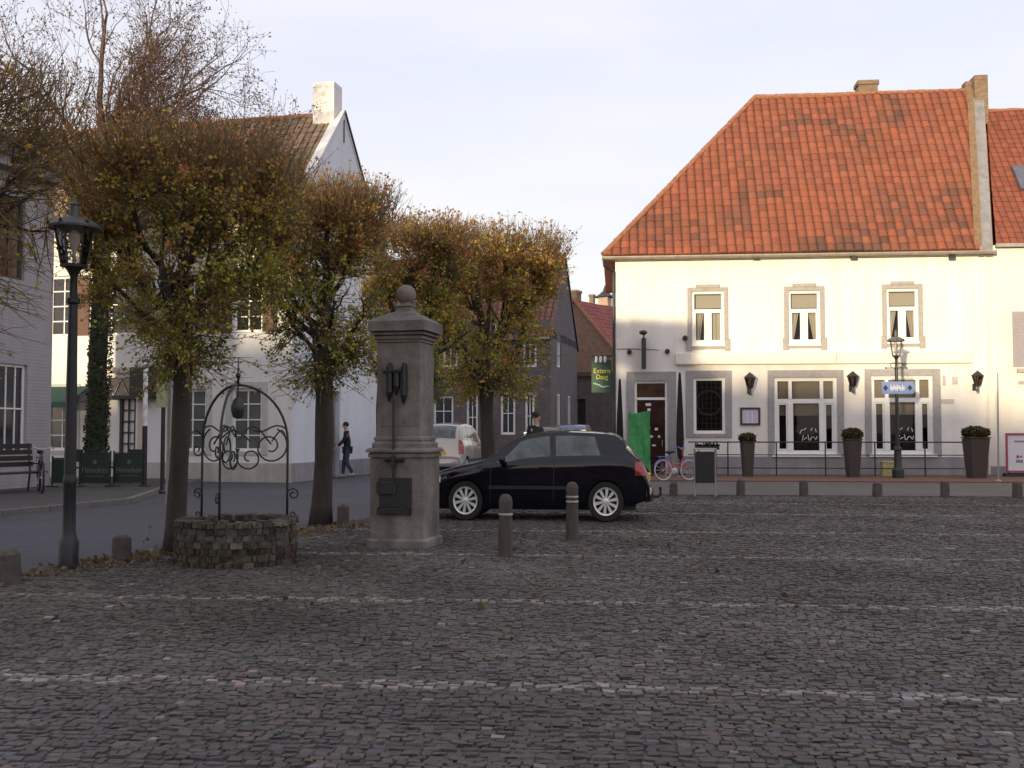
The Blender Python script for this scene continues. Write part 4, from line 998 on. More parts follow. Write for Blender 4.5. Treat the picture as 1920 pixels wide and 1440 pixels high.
def tall_tree(label, loc, seed, H=16.5, tr=.27):
    rng = np.random.default_rng(seed)
    t = thing('tall_tree', label, 'tree', loc)
    mb = MB(); tw = MB(); ends = []
    path = [(0, 0, 0), (.03, 0, .3), (0, .02, 1.8), (.04, 0, 3.6), (.10, 0, 5.6), (.15, 0, 7.6)]
    mb.tube(path, [tr * 1.5, tr * 1.12, tr, tr * .97, tr * .92, tr * .85], 12)
    mb.build('trunk', bark_ivy, t, smooth=True)
    def grow(p, d, ln, r, lv):
        n = 5 if lv < 3 else 4
        pts, rs = wander(p, d, ln, n, r, max(.006, r * .5), rng, .05 if lv else .10, .07 + .035 * lv)
        (tw).tube(pts, rs, 7 if lv < 2 else 4 if lv < 4 else 3, cap=False)
        if lv >= 5: ends.append(pts); return
        nb = (5, 5, 5, 5, 3)[lv] if lv < 5 else 0
        for i in range(nb):
            j = int(rng.integers(2, n + 1)) if i else n
            base = (pts[j] - pts[j - 1]).normalized()
            side = Vector(rng.normal(0, 1, 3)); side -= base * side.dot(base); side.normalize()
            ang = rng.uniform(.35, .95) if i else rng.uniform(.05, .3)
            nd = base * math.cos(ang) + side * math.sin(ang)
            if lv < 2 and nd.z < .1: nd.z = abs(nd.z) + .15
            grow(pts[j], nd, ln * rng.uniform(.52, .74), rs[j] * (.55 if i else .85), lv + 1)
        if lv >= 3: ends.append(pts)
    st = Vector((.15, 0, 7.3))
    for d, ln, r in (((-.42, .1, 1), 3.5, .20), ((-.10, -.1, 1), 3.8, .24), ((.14, .1, 1), 3.8, .24), ((.45, 0, 1), 3.5, .20), ((.85, .1, .62), 3.2, .12), ((-.9, 0, .6), 2.6, .10), ((.25, .6, .9), 3.0, .11), ((.6, -.3, .8), 2.7, .10), ((-.45, -.5, .9), 2.8, .10), ((1.0, 0, .26), 2.7, .09), ((.7, .4, .5), 3.0, .10), ((.5, -.2, 1), 3.2, .12)):
        grow(st + Vector(rng.normal(0, .1, 3)), d, ln, r, 1)
    cr = tw.build('crown', M('warm_branch_bark', (.085, .055, .042), .9, .35, 4), t)
    P = []; C = []
    pal = np.array([(.24, .11, .08), (.26, .14, .09), (.15, .09, .07), (.17, .13, .07)])
    for _ in range(21000):
        pts = ends[int(rng.integers(0, len(ends)))]; k = int(rng.integers(1, len(pts))); P.append(pts[k] + Vector(rng.normal(0, .08, 3))); C.append(pal[int(rng.integers(0, 4))] * rng.uniform(.6, 1.3))
    o = bpy.data.objects.new('leaves', leafquads(P, C, .07, rng)); COL.objects.link(o); o.parent = cr
    # ivy along the stem
    P = []; C = []
    for _ in range(2600):
        z = rng.uniform(.3, 6.2); a = rng.uniform(0, 6.283); r = tr * rng.uniform(.95, 1.35); P.append((r * math.cos(a) + .03 * z, r * math.sin(a), z)); C.append(np.array([(.05, .075, .022), (.035, .05, .02), (.09, .10, .03)])[int(rng.integers(0, 3))] * rng.uniform(.6, 1.3))
    o = bpy.data.objects.new('ivy', leafquads(P, C, .09, rng)); COL.objects.link(o); o.parent = t
    return t
q = at(178, 840, 31.5)
tall_tree('tall nearly bare tree with an ivy-covered trunk in front of the white corner house', (q.x, 31.5, .1), 5)

# fallen leaves along the foot of the trees
rng = np.random.default_rng(8); P = []; C = []
pal = np.array([(.26, .19, .13), (.20, .12, .08), (.30, .24, .17), (.15, .09, .05), (.24, .18, .06)])
path = [(-5.9, 11.0), (-5.2, 12.5), (-4.45, 14.3), (-3.75, 16.2), (-2.75, 18.4), (-1.9, 20.2)]
dens = [.35, .8, 1.3, .4, 1.25, .5]
for i in range(len(path) - 1):
    for _ in range(int(340 * (dens[i] + dens[i + 1]) / 2)):
        f = rng.random(); P.append((path[i][0] + (path[i + 1][0] - path[i][0]) * f + rng.normal(.12, .22), path[i][1] + (path[i + 1][1] - path[i][1]) * f + rng.normal(0, .15), rng.uniform(.012, .035))); C.append(pal[int(rng.integers(0, 5))] * rng.uniform(.6, 1.3))
for _ in range(160):
    P.append((rng.uniform(-6, 3), rng.uniform(8, 20), .02)); C.append(pal[int(rng.integers(0, 5))] * rng.uniform(.3, .8))
me = leafquads(P, C, .07, rng); o = bpy.data.objects.new('fallen_leaves', me); COL.objects.link(o); tag(o, kind='stuff'); o['label'] = 'dry leaves lying along the foot of the trees'

# ------------------------------------------------------------------ street furniture
# bollards
def tall_bollard(label, px, py, bands, h):
    t = thing('bollard', label, 'bollard', ground(px, py), rnd.uniform(0, 1), 'tall round-headed bollards in front of the black hatchback')
    mb = MB(); mb.lathe([(.105, -.02), (.098, .05), (.09, h * .5), (.085, h - .2), (.088, h - .14), (.09, h - .08), (.075, h - .03), (.045, h), (0.001, h + .008)], 14); mb.build('post', bollard_mat, t, smooth='auto')
    for z in bands:
        m2 = MB(); m2.lathe([(.089, z - .014), (.094, z - .01), (.094, z + .01), (.089, z + .014)], 16, cap=False); m2.build('metal_band', steel, t)
    return t
tall_bollard('tall round-headed bollard with one metal band, left one in front of the black hatchback', 948, 1042, (.53,), .78)
tall_bollard('tall round-headed bollard with two metal bands, right one in front of the black hatchback', 1073, 1012, (.63, .56), .84)
def short_bollard(label, p, h, wd, grp):
    mb = MB(); prof = []
    b = wd / 2
    mb.bbox(-b, b, -b, b, -.02, h, .035)
    for i, v in enumerate(mb.v): mb.v[i] = (v[0] * (1 - .08 * v[2] / h) + rnd.uniform(-.008, .008), v[1] * (1 - .08 * v[2] / h) + rnd.uniform(-.008, .008), v[2] + (rnd.uniform(-.015, .015) if v[2] > 0 else 0))
    o = mb.build('stone_post', bollard_stone, None, loc=p, rz=rnd.uniform(-.3, .3)); tag(o, label, 'stone post', grp); return o
g1 = 'short stone posts along the road beside the trees'
short_bollard('short stone post at the left edge of the photo, beside the near street lamp', ground(12, 1092), .34, .24, g1)
short_bollard('short stone post between the near street lamp and the well', ground(228, 1051), .31, .19, g1)
short_bollard('short stone post between the second clipped tree and the stone pump', ground(643, 986), .36, .19, g1)
g2 = 'short stone posts along the far edge of the square'
for px, py, hh, lb in ((1263, 929, .33, 'between the black hatchback and the litter bin'), (1389, 929, .40, 'right of the litter bin'), (1507, 930, .40, 'below the middle shop window'), (1645, 931, .36, 'left of the far street lamp'), (1772, 932, .40, 'between the far street lamp and the tallest planter'), (1908, 934, .40, 'cut by the right edge of the photo')):
    short_bollard('short stone post in the far row, ' + lb, ground(px, py), hh, .2, g2)

# lamps
def street_lamp(label, loc, zl, zt, rw, rz=0.0, base_r=.112, bar=True):
    t = thing('street_lamp', label, 'street lamp', loc, rz, 'old-style street lamps')
    mb = MB(); mb.lathe([(base_r, -.02), (base_r, .30), (base_r * .82, .34), (base_r * .66, .42), (base_r * .62, .95), (base_r * .7, .97), (base_r * .7, 1.03), (base_r * .6, 1.07), (.068, 1.1), (.06, 2.2), (.05, zl - .45), (.075, zl - .43), (.075, zl - .38), (.045, zl - .36), (.04, zl - .12), (.07, zl - .06), (.11, zl)], 10, rot=.3); mb.build('column', dark_paint, t, smooth='auto')
    if bar:
        mb = MB(); zb = zl - .40
        mb.tube([(-.34, 0, zb), (.34, 0, zb)], .016, 6)
        for s in (-1, 1):
            mb.ball((s * .36, 0, zb), .035, 8); mb.tube([(s * (.1 + .13 * math.cos(a) * .8), 0, zb + .09 + .09 * math.sin(a)) for a in np.linspace(-2.6, 3.0, 9)], .011, 5)
        mb.build('ladder_bar', dark_paint, t)
    hz = (zt - zl); h1 = zl + hz * .56; r0, r1 = rw * .48, rw
    lan = MB(); n = 6
    for k in range(n):
        a = 2 * math.pi * k / n + .26; c, s = math.cos(a), math.sin(a); lan.tube([(r0 * c, r0 * s, zl), (r1 * .76 * c, r1 * .76 * s, h1)], .011, 5)
    lan.lathe([(r0 + .015, zl - .01), (r0 + .02, zl + .02), (r0 - .01, zl + .03)], n, rot=.26)
    rf = MB(); rf.lathe([(r1 * .80, h1 + .002), (r1 * 1.08, h1 - .012), (r1 * 1.10, h1 + .012), (r1 * .96, h1 + hz * .06), (r1 * .72, h1 + hz * .115), (r1 * .38, h1 + hz * .155), (r1 * .19, h1 + hz * .17), (r1 * .17, h1 + hz * .33), (r1 * .22, h1 + hz * .34), (r1 * .1, h1 + hz * .39), (.001, zt)], n * 2, rot=.26); rf.build('lamp_roof', M('weathered_lamp_roof', (.10, .105, .10), .45, .35, 7, bump=.15), t, smooth='auto')
    for k in range(n):
        a = 2 * math.pi * k / n + .26; lan.ball((r1 * 1.02 * math.cos(a), r1 * 1.02 * math.sin(a), h1 + .05), .024, 6)
    L_ = lan.build('lantern', M('weathered_lamp_iron', (.03, .033, .03), .5, .3, 9), t)
    g = MB()
    for k in range(n):
        a, b = 2 * math.pi * k / n + .26, 2 * math.pi * (k + 1) / n + .26; q0, q1 = r0 * .97, r1 * .76 * .97
        g.quad((q0 * math.cos(a), q0 * math.sin(a), zl + .03), (q0 * math.cos(b), q0 * math.sin(b), zl + .03), (q1 * math.cos(b), q1 * math.sin(b), h1 - .012), (q1 * math.cos(a), q1 * math.sin(a), h1 - .012))
    g.build('lantern_glass', lamp_glass, L_)
    bu = MB(); bu.lathe([(.02, zl + .03), (.022, zl + .18), (.03, zl + .2), (.062, zl + .3), (.068, zl + .36), (.045, zl + .42), (.001, zl + .44)], 12); bu.build('bulb', bulb_mat, L_, smooth=True)
    return t
L0 = ground(128, 1064)
street_lamp('near black street lamp with a six-sided lantern, standing by the road at the left', L0, at(143, 500, L0.y).z, at(143, 371, L0.y).z, .285, .1, bar=False)
L1 = ground(1684, 898)
L1t = street_lamp('far black street lamp in front of the restaurant', L1, at(1683, 668, L1.y).z, at(1683, 624, L1.y).z + .12, .27, .05, base_r=.19)
sg = thing('direction_sign', 'blue direction sign with white marks fixed to the far street lamp', 'sign', (L1.x, L1.y, 0), R(-5))
zs0, zs1 = at(1683, 739, L1.y).z, at(1683, 716, L1.y).z
mb = MB(); mb.prism([(-.52, -.13, zs0), (.5, -.13, zs0), (.58, -.13, (zs0 + zs1) / 2), (.5, -.13, zs1), (-.52, -.13, zs1)], (0, .03, 0)); mb.box(-.04, .04, -.1, -.04, zs0 + .1, zs1 - .1); mb.build('plate', blue_sign, sg)
mb = MB(); zc = (zs0 + zs1) / 2
for i, (x_, h0, h1) in enumerate(((-.24, -.1, .1), (-.19, -.1, .04), (-.14, -.06, .1), (-.08, -.1, .06), (-.03, -.1, .1), (.03, -.05, .08), (.08, -.1, .05), (.14, -.1, .1), (.19, -.08, .04))): mb.box(x_, x_ + .034, -.1345, -.1305, zc + h0, zc + h1)
mb.box(-.25, .22, -.1355, -.1346, zc - .025, zc + .01); mb.build('white_marks', white_ink, sg)
for x_ in (-.40, .40):
    mb = MB(); mb.prism([(x_ - .08, -.1340, zc), (x_, -.1340, zc - .1), (x_ + .08, -.1340, zc), (x_, -.1340, zc + .1)], (0, .003, 0)); mb.build('dark_mark', M('dark_blue_mark', (.015, .03, .12), .5, .1, 9), sg)

# stone well
wc = Vector((-3.38, 13.15, 0)); well = thing('stone_well', 'low round rubble-stone well ringed under a wrought-iron arch', 'well', wc)
mb = MB(); rng = np.random.default_rng(4); nst = 40; hh = .53; NC = 7; ro, ri = .72, .50
for c in range(NC):
    z0 = -.02 + (hh + .02) * c / NC; z1 = -.02 + (hh + .02) * (c + 1) / NC; off = rng.random()
    angs = np.cumsum(rng.uniform(.6, 1.5, nst)); angs = angs / angs[-1] * 2 * math.pi
    for k in range(nst):
        a0 = angs[k - 1] + off if k else off; a1 = angs[k] + off; g = .012
        a0 += g; a1 -= g; r_ = ro + rng.normal(0, .009) + (.012 if c == NC - 1 else .006 * (3 - c) * .4)
        zz0, zz1 = z0 + .006 + rng.normal(0, .003), z1 - .005 + rng.normal(0, .003) + (rng.normal(0, .009) if c == NC - 1 else 0); m = 3; vs_ = []
        for rr, b_ in ((ri, 0), (r_, 0)):
            for z_ in (zz0, zz1):
                for i in range(m + 1): a = a0 + (a1 - a0) * i / m; jj = rng.normal(0, .008); vs_.append(((rr + jj) * math.cos(a), (rr + jj) * math.sin(a), z_ + rng.normal(0, .004)))
        fs = []; M1 = m + 1
        for i in range(m):
            fs += [(2 * M1 + i, 2 * M1 + i + 1, 3 * M1 + i + 1, 3 * M1 + i), (M1 + i, 3 * M1 + i, 3 * M1 + i + 1, M1 + i + 1), (i + 1, i, M1 + i, M1 + i + 1), (i, i + 1, 2 * M1 + i + 1, 2 * M1 + i)]
        fs += [(0, 2 * M1, 3 * M1, M1), (m, M1 + m, 3 * M1 + m, 2 * M1 + m)]
        gcol = rng.uniform(.6, 1.7); tint = np.array([(1, 1, .97), (1.05, .95, .88), (.85, .95, .78), (1.3, 1.28, 1.2), (.6, .63, .6), (1.1, .92, .85)])[int(rng.integers(0, 6))] * gcol
        if c < 3: tint = tint * np.array([1.06, .9, .8]) * .75
        mb.add(vs_, fs, tuple(tint))
for z in np.linspace(0, hh - .05, 3): pass
mb.lathe([(ro - .014, -.02), (ro - .014, hh - .02), (ri + .02, hh - .02), (ri + .02, -.02)], 40, cap=False, tint=(1.25, 1.2, 1.1))
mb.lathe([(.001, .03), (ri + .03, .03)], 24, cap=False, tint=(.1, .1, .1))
mb.build('wall', rubble, well)
mb = MB(); rr = .62; za = 2.16
angs3 = (R(24), R(148), R(266))
for a in angs3:
    c, s = math.cos(a), math.sin(a)
    pts = [(rr * c, rr * s, z) for z in (hh - .1, .9, 1.2, 1.45)]
    for i in range(1, 11):
        th = math.pi / 2 * i / 10; q = rr * math.cos(th) ; pts.append((q * c, q * s, 1.45 + (za - 1.45) * math.sin(th)))
    mb.tube(pts, .017, 6)
    mb.tube([(rr * c, rr * s, 0.02 if a == angs3[2] else hh - .06), (rr * c, rr * s, hh)], .017, 6)
mb.tube([(0, 0, za - .02), (0, 0, za + .34)], [.02, .006], 6); mb.ball((0, 0, za + .12), .035, 8)
mb.build('arch', dark_paint, well, smooth=True)
def spiral(c, s, r0, z0, R0, turns, sgn, start, wr=.011):
    pts = []
    n = 30
    for i in range(n + 1):
        f = i / n; th = start + sgn * turns * 2 * math.pi * f; q = R0 * (1 - .78 * f); pts.append(((r0 + q * math.cos(th)) * c, (r0 + q * math.cos(th)) * s, z0 + q * math.sin(th)))
    m_ = MB(); m_.tube(pts, wr, 5); m_.build('scroll', dark_paint, well)
for a in angs3:
    c, s = math.cos(a), math.sin(a)
    spiral(c, s, rr - .22, 1.40, .235, 1.5, -1, 1.2); spiral(c, s, rr - .47, 1.26, .17, 1.35, 1, 2.4)
    m_ = MB(); m_.tube([((rr - .47 - .11 + q * .3) * c, (rr - .58 + q * .3) * s, 1.52 + .13 * math.sin(q * math.pi)) for q in np.linspace(0, 1.25, 9)], .011, 5); m_.build('scroll', dark_paint, well)
    m_ = MB(); m_.tube([((rr - .02 - q * .42) * c, (rr - .02 - q * .42) * s, 1.62 + .04 * math.sin(q * 6)) for q in np.linspace(0, 1, 8)], .011, 5); m_.build('scroll', dark_paint, well)
    if a != angs3[0]: spiral(c, s, rr + .09, 1.36, .095, 1.2, 1, 3.0)
    spiral(c, s, rr + .075, .80, .075, 1.3, -1, 2.6); spiral(c, s, rr + .06, hh + .02, .06, 1.1, 1, 3.0)
for i in range(3):   # scrolled band joining the three legs
    a, b = angs3[i], angs3[(i + 1) % 3] + (2 * math.pi if i == 2 else 0)
    m_ = MB(); m_.tube([(rr * .96 * math.cos(a + (b - a) * f), rr * .96 * math.sin(a + (b - a) * f), 1.50 + .10 * math.sin(f * math.pi * 4)) for f in np.linspace(0, .28, 9)], .010, 5); m_.build('scroll', dark_paint, well)
mb = MB(); mb.tube([(0, 0, za), (0, 0, za - .16)], .01, 5); mb.lathe([(.001, za - .42), (.06, za - .40), (.085, za - .31), (.085, za - .26), (.05, za - .18), (.02, za - .15)], 14); pu = mb.build('pulley', dark_paint, well, smooth='auto')

# stone pump
pump = thing('stone_pump', 'tall square stone water pump with a ball finial and black iron fittings', 'water pump', (-1.50, 15.05, 0), R(-12.7))
def blk(mb, w_, z0, z1, b=.015): mb.bbox(-w_, w_, -w_, w_, z0, z1, b)
def zpx(py, yl=-.38): return Frame(-1.50, 15.05, R(-12.7)).lp(745, py, yl)[1]
zA, zB, zC = zpx(840), zpx(628, -.3), zpx(600, -.3)
mb = MB(); blk(mb, .43, -.02, .12, .03); mb.build('base', pump_stone, pump)
mb = MB(); blk(mb, .385, .121, zA - .13, .012); mb.build('pedestal', pump_stone, pump)
mb = MB(); blk(mb, .41, zA - .129, zA - .06, .02); blk(mb, .44, zA - .059, zA, .03); mb.build('moulding', pump_stone, pump)
mb = MB(); blk(mb, .375, zA + .001, zA + .10, .04); blk(mb, .35, zA + .101, zA + .16, .02); blk(mb, .315, zA + .161, zB - .10, .01); blk(mb, .33, zB - .099, zB - .06, .01)
mb.bbox(-.24, .24, -.321, -.312, zA + .3, zB - .25, .004); mb.build('shaft', pump_stone, pump)
mb = MB(); blk(mb, .35, zB - .059, zB, .02); blk(mb, .385, zB + .001, zB + .05, .03); blk(mb, .42, zB + .051, zC, .02)
prof = [(.42, zC), (.38, zC + .03), (.31, zC + .055), (.23, zC + .10), (.165, zC + .13), (.14, zC + .15), (.13, zC + .20), (.155, zC + .22), (.12, zC + .24)]
mb.lathe([(r * 1.30, z) for r, z in prof[:4]] + [(r * 1.15, z) for r, z in prof[4:]], 4, rot=math.pi / 4); mb.build('cap', pump_stone, pump)
zb = zpx(553, 0); mb = MB(); mb.ball((0, 0, zb), .14, 18); mb.lathe([(.10, zC + .22), (.085, zb - .15), (.07, zb - .13), (.09, zb - .10)], 14); mb.build('finial', pump_stone, pump, smooth=True)
def PX(px, py, yl): return Frame(-1.50, 15.05, R(-12.7)).lp(px, py, yl)
mb = MB(); x0, z0 = PX(711, 963, -.4); x1, z1 = PX(772, 896, -.4); mb.bbox(x0, x1, -.41, -.386, z0, z1, .012)
mb.bbox(x0 - .03, x0 + .25, -.45, -.411, z1 - .22, z1 - .05, .02); mb.bbox(x0 - .02, x1 - .02, -.44, -.4115, z0, z0 + .09, .02); mb.build('iron_plate', dark_paint, pump)
mb = MB(); xr, zr1 = PX(739, 745, -.4); zr0 = PX(739, 895, -.4)[1]; mb.tube([(xr, -.42, zr0 - .02), (xr, -.42, zr1)], .017, 6)
zc_ = PX(739, 862, -.4)[1]; mb.tube([(xr - .12, -.42, zc_), (xr + .15, -.42, zc_)], .03, 6); mb.tube([(xr, -.425, zc_ - .12), (xr, -.425, zc_ + .05)], .035, 8); mb.build('pump_rod', dark_paint, pump)
mb = MB()
for px, t_, b_ in ((732, 682, 752), (745, 694, 740), (759, 682, 757)):
    xx, zz = PX(px, t_, -.32); zl_ = PX(px, b_, -.32)[1]; mb.tube([(xx, -.33, zz), (xx, -.36, zz - .05), (xx, -.36, zl_ + .12), (xx - .01, -.34, zl_)], [.03, .045, .05, .012], 7)
xx, zz = PX(722, 697, -.32); mb.tube([(xx, -.38, zz), (xx + .26, -.38, zz)], .03, 6); mb.build('iron_bracket', dark_paint, pump)
mb = MB(); hx = -.43; mb.tube([(hx, .1, zpx(690)), (hx - .015, .1, zpx(760)), (hx - .02, .1, zpx(850)), (hx - .02, .1, zpx(920)), (hx - .01, .1, zpx(972))], [.018, .035, .02, .018, .022], 7)
for py, r in ((838, .045), (923, .055), (695, .04)): mb.ball((hx - .03, .1, zpx(py)), r, 10)
mb.tube([(hx, .1, zpx(700)), (-.31, .1, zpx(700))], .02, 6); mb.tube([(hx, .1, zpx(923)), (-.38, .1, zpx(923))], .02, 6); mb.build('handle', dark_paint, pump)
# ------------------------------------------------------------------ cars
def smooth_interp(xs, ys):
    xs, ys = np.array(xs, float), np.array(ys, float)
    def f(x):
        x = np.asarray(x, float); a = np.interp(x, xs, ys); h = .05
        return .5 * a + .25 * np.interp(x - h, xs, ys) + .25 * np.interp(x + h, xs, ys)
    return f

def make_car(root, P, paint, detail=True):
    """x runs from nose (0) to tail (L), y = half width, z up"""
    Lc, Wd = P['L'], P['W']; top = smooth_interp(*zip(*P['top'])); belt_ = smooth_interp(*zip(*P['belt'])); bot_ = smooth_interp(*zip(*P['bot']))
    wx, wr = P['wx'], P['wr']; AR = wr + .032
    def hw(x):
        x = np.asarray(x, float); f = np.clip((.75 - x) / .75, 0, 1); r = np.clip((x - (Lc - .6)) / .6, 0, 1)
        return Wd * (1 - P.get('nose', .30) * f ** 2.4 - P.get('tail', .14) * r ** 2.6)
    def belt(x): return np.minimum(belt_(x), top(x) - .015)
    tum = P.get('tum', .34)
    def Y(x, z):
        b = belt(x); zl = np.minimum(z, b); y = hw(x) * (1 - .05 * ((zl - .58) / .45) ** 2 - .06 * np.clip((.42 - zl) / .25, 0, 1) ** 2)
        sh = .018 * np.exp(-((z - b + .10) / .07) ** 2)
        dz = np.maximum(z - b, 0)
        return y + sh * (hw(x) / Wd) - tum * dz - .12 * np.minimum(dz, .05) / .05 * .3 * (hw(x) / Wd)
    def bottom(x):
        b = float(bot_(x))
        for c in wx:
            if abs(x - c) < AR: b = max(b, wr * .98 + math.sqrt(max(0, AR * AR - (x - c) ** 2)))
        return b
    xs = set(np.linspace(0, Lc, 70))
    for c in wx: xs |= set(c + AR * np.cos(np.linspace(0, math.pi, 19)))
    xs = sorted(x for x in xs if 0 <= x <= Lc); nl, nu, nt = 9, 6, 6
    mb = MB(); st = []
    for x in xs:
        tz = float(top(x)); bz = float(belt(x)); bo = min(bottom(x), bz - .02); ez = bz + (tz - bz) * .93 if tz - bz > .25 else bz + (tz - bz) * .7
        row = []
        for k in range(nl): z = bo + (bz - bo) * k / (nl - 1); row.append((x, float(Y(x, z)), z))
        for k in range(1, nu): z = bz + (ez - bz) * k / (nu - 1); row.append((x, float(Y(x, z)), z))
        ye = row[-1][1]
        for k in range(1, nt): f = k / (nt - 1); y = ye * (1 - f); row.append((x, y, ez + (tz - ez) * (1 - (1 - f) ** 2.2)))
        st.append(row)
    m = len(st[0])
    for sgn in (-1, 1):
        b0 = len(mb.v)
        for row in st: mb.v.extend([(x, sgn * y, z) for x, y, z in row])
        for i in range(len(st) - 1):
            for k in range(m - 1):
                f = [b0 + i * m + k, b0 + (i + 1) * m + k, b0 + (i + 1) * m + k + 1, b0 + i * m + k + 1]
                mb.f.append(f if sgn < 0 else f[::-1])
    for row, o in ((st[0], 1), (st[-1], -1)):
        pts = [(x, -y, z) for x, y, z in row] + [(x, y, z) for x, y, z in row[::-1]]; mb.poly(pts if o < 0 else pts[::-1])
    body = mb.build('body', paint, root, smooth='auto')
    ub = MB(); ub.box(.25, Lc - .25, -Wd * .78, Wd * .78, .17, .55); 
    for c in wx: ub.box(c - AR - .02, c + AR + .02, -Wd * .80, Wd * .80, .3, wr + AR + .05)
    ub.build('underbody', black_plastic, root)
    def patch(name, mat, lower, upper, x0, x1, off=.006, k0=0, k1=0, parent=None, sides=(-1, 1), nx=14, nz=6):
        for s in sides:
            b = MB(); vs = []
            for i in range(nx + 1):
                f = i / nx
                for k in range(nz + 1):
                    g = k / nz; x = x0 + (x1 - x0) * f + k0 * g * (1 - f) + k1 * g * f; lo = float(lower(x)) if callable(lower) else lower; up = float(upper(x)) if callable(upper) else upper
                    z = lo + (up - lo) * g; vs.append((x, s * (float(Y(x, z)) + off), z))
            fs = [(i * (nz + 1) + k, (i + 1) * (nz + 1) + k, (i + 1) * (nz + 1) + k + 1, i * (nz + 1) + k + 1) for i in range(nx) for k in range(nz)]
            b.add(vs, fs if s < 0 else [q[::-1] for q in fs]); b.build(name, mat, parent or root, smooth=True)
    def toppatch(name, mat, x0, x1, inset0, inset1, off=.006, parent=None):
        b = MB(); n = 10; vs = []
        for i in range(n + 1):
            x = x0 + (x1 - x0) * i / n; tz = float(top(x)); bz = float(belt(x)); ez = bz + (tz - bz) * .93 if tz - bz > .25 else bz + (tz - bz) * .7; ye = float(Y(x, ez)); wv = ye - (inset0 + (inset1 - inset0) * i / n)
            for k in range(9):
                y = wv * (k / 4 - 1); f = 1 - abs(y) / max(ye, .01); vs.append((x, y, ez + (tz - ez) * (1 - (1 - f) ** 2.2) + off))
        b.add(vs, [(i * 9 + k, i * 9 + k + 1, (i + 1) * 9 + k + 1, (i + 1) * 9 + k) for i in range(n) for k in range(8)][::1]); b.build(name, mat, parent or root, smooth=True)
    low = lambda x: belt(x) + .022
    upp = lambda x: np.maximum(low(x) + .002, belt(x) + (top(x) - belt(x)) * .93 - .055)
    for (a, b, k0, k1) in P['win']: patch('side_window', car_glass, low, upp, a, b, .004, k0, k1)
    a, b = P['wind']; toppatch('windscreen', car_glass, a, b, .03, .05)
    a, b = P['rearg']; toppatch('rear_window', car_glass, a, b, .07, .12)
    for lo, up, a, b, nm, mt, ps in P.get('patch', ()): patch(nm, mt, lo, up, a, b, .008)
    if detail:
        for x in P['seams']: patch('door_seam', black_plastic, .30, belt, x - .006, x + .006, .003, P.get('seamk', 0), P.get('seamk', 0), nx=1, nz=12)
        patch('side_moulding', black_plastic, .50, .555, P['mould'][0], P['mould'][1], .012, nz=2)
        for s in (-1, 1):
            hm = MB(); hx = P['handle']; hz = float(belt(hx)) - .11; hm.bbox(hx - .1, hx + .1, min(s * (float(Y(hx, hz)) - .01), s * (float(Y(hx, hz)) + .025)), max(s * (float(Y(hx, hz)) - .01), s * (float(Y(hx, hz)) + .025)), hz - .018, hz + .018, .006); hm.build('door_handle', paint, root)
    for s in (-1, 1):
        mm = MB(); mx = P['mirror']; mz = float(belt(mx)) + .06; my = float(Y(mx, mz - .06)); mm.ball((mx, s * (my + .10), mz), .095, 12, (.62, 1.05, .72)); mm.tube([(mx, s * (my - .03), mz - .05), (mx, s * (my + .06), mz - .02)], .03, 6); mm.build('wing_mirror', paint, root, smooth=True)
    # lamps and plates
    for s in (-1, 1):
        zt0, zt1 = P['tl']; xa = Lc - .26; b = MB(); vs = []
        for i in range(9):
            f = i / 8; x = xa + (.255) * f
            for k in range(5): z = zt0 + (zt1 - zt0) * k / 4; x_ = x - P.get('tlrake', .18) * (k / 4) * f; vs.append((x_ + .004, s * (float(Y(x_, z)) + .009), z))
        fs = [(i * 5 + k, (i + 1) * 5 + k, (i + 1) * 5 + k + 1, i * 5 + k + 1) for i in range(8) for k in range(4)]
        b.add(vs, fs if s < 0 else [q[::-1] for q in fs]); b.build('tail_lamp', red_lens, root, smooth=True)
    patch('headlamp', amber_lens, P['hl'][0], P['hl'][1], .04, .42, .008)
    b = MB(); b.bbox(Lc - P.get('platein', .02), Lc + .012, -.26, .26, P['plate'], P['plate'] + .11, .004); b.build('number_plate', yellow_plate, root)
    b = MB(); bz = P.get('bump', .5)
    n = 12; prof = [(Lc - .28, -1)] 
    for sg_ in (0,):
        ptsb = []
        for i in range(n + 1):
            f = i / n * 2 - 1; y = f * (float(hw(Lc - .05)) + .03); x = Lc + .045 - .13 * abs(f) ** 4; ptsb.append((x, y))
        vs = []
        for x, y in ptsb: vs += [(x, y, bz - .17), (x + .02, y, bz - .12), (x + .02, y, bz + .02), (x - .04, y, bz + .06)]
        b.add(vs, [(i * 4 + k, i * 4 + k + 4, i * 4 + k + 5, i * 4 + k + 1) for i in range(n) for k in range(3)])
    b.build('rear_bumper', P.get('bumpmat', paint), root, smooth=True)
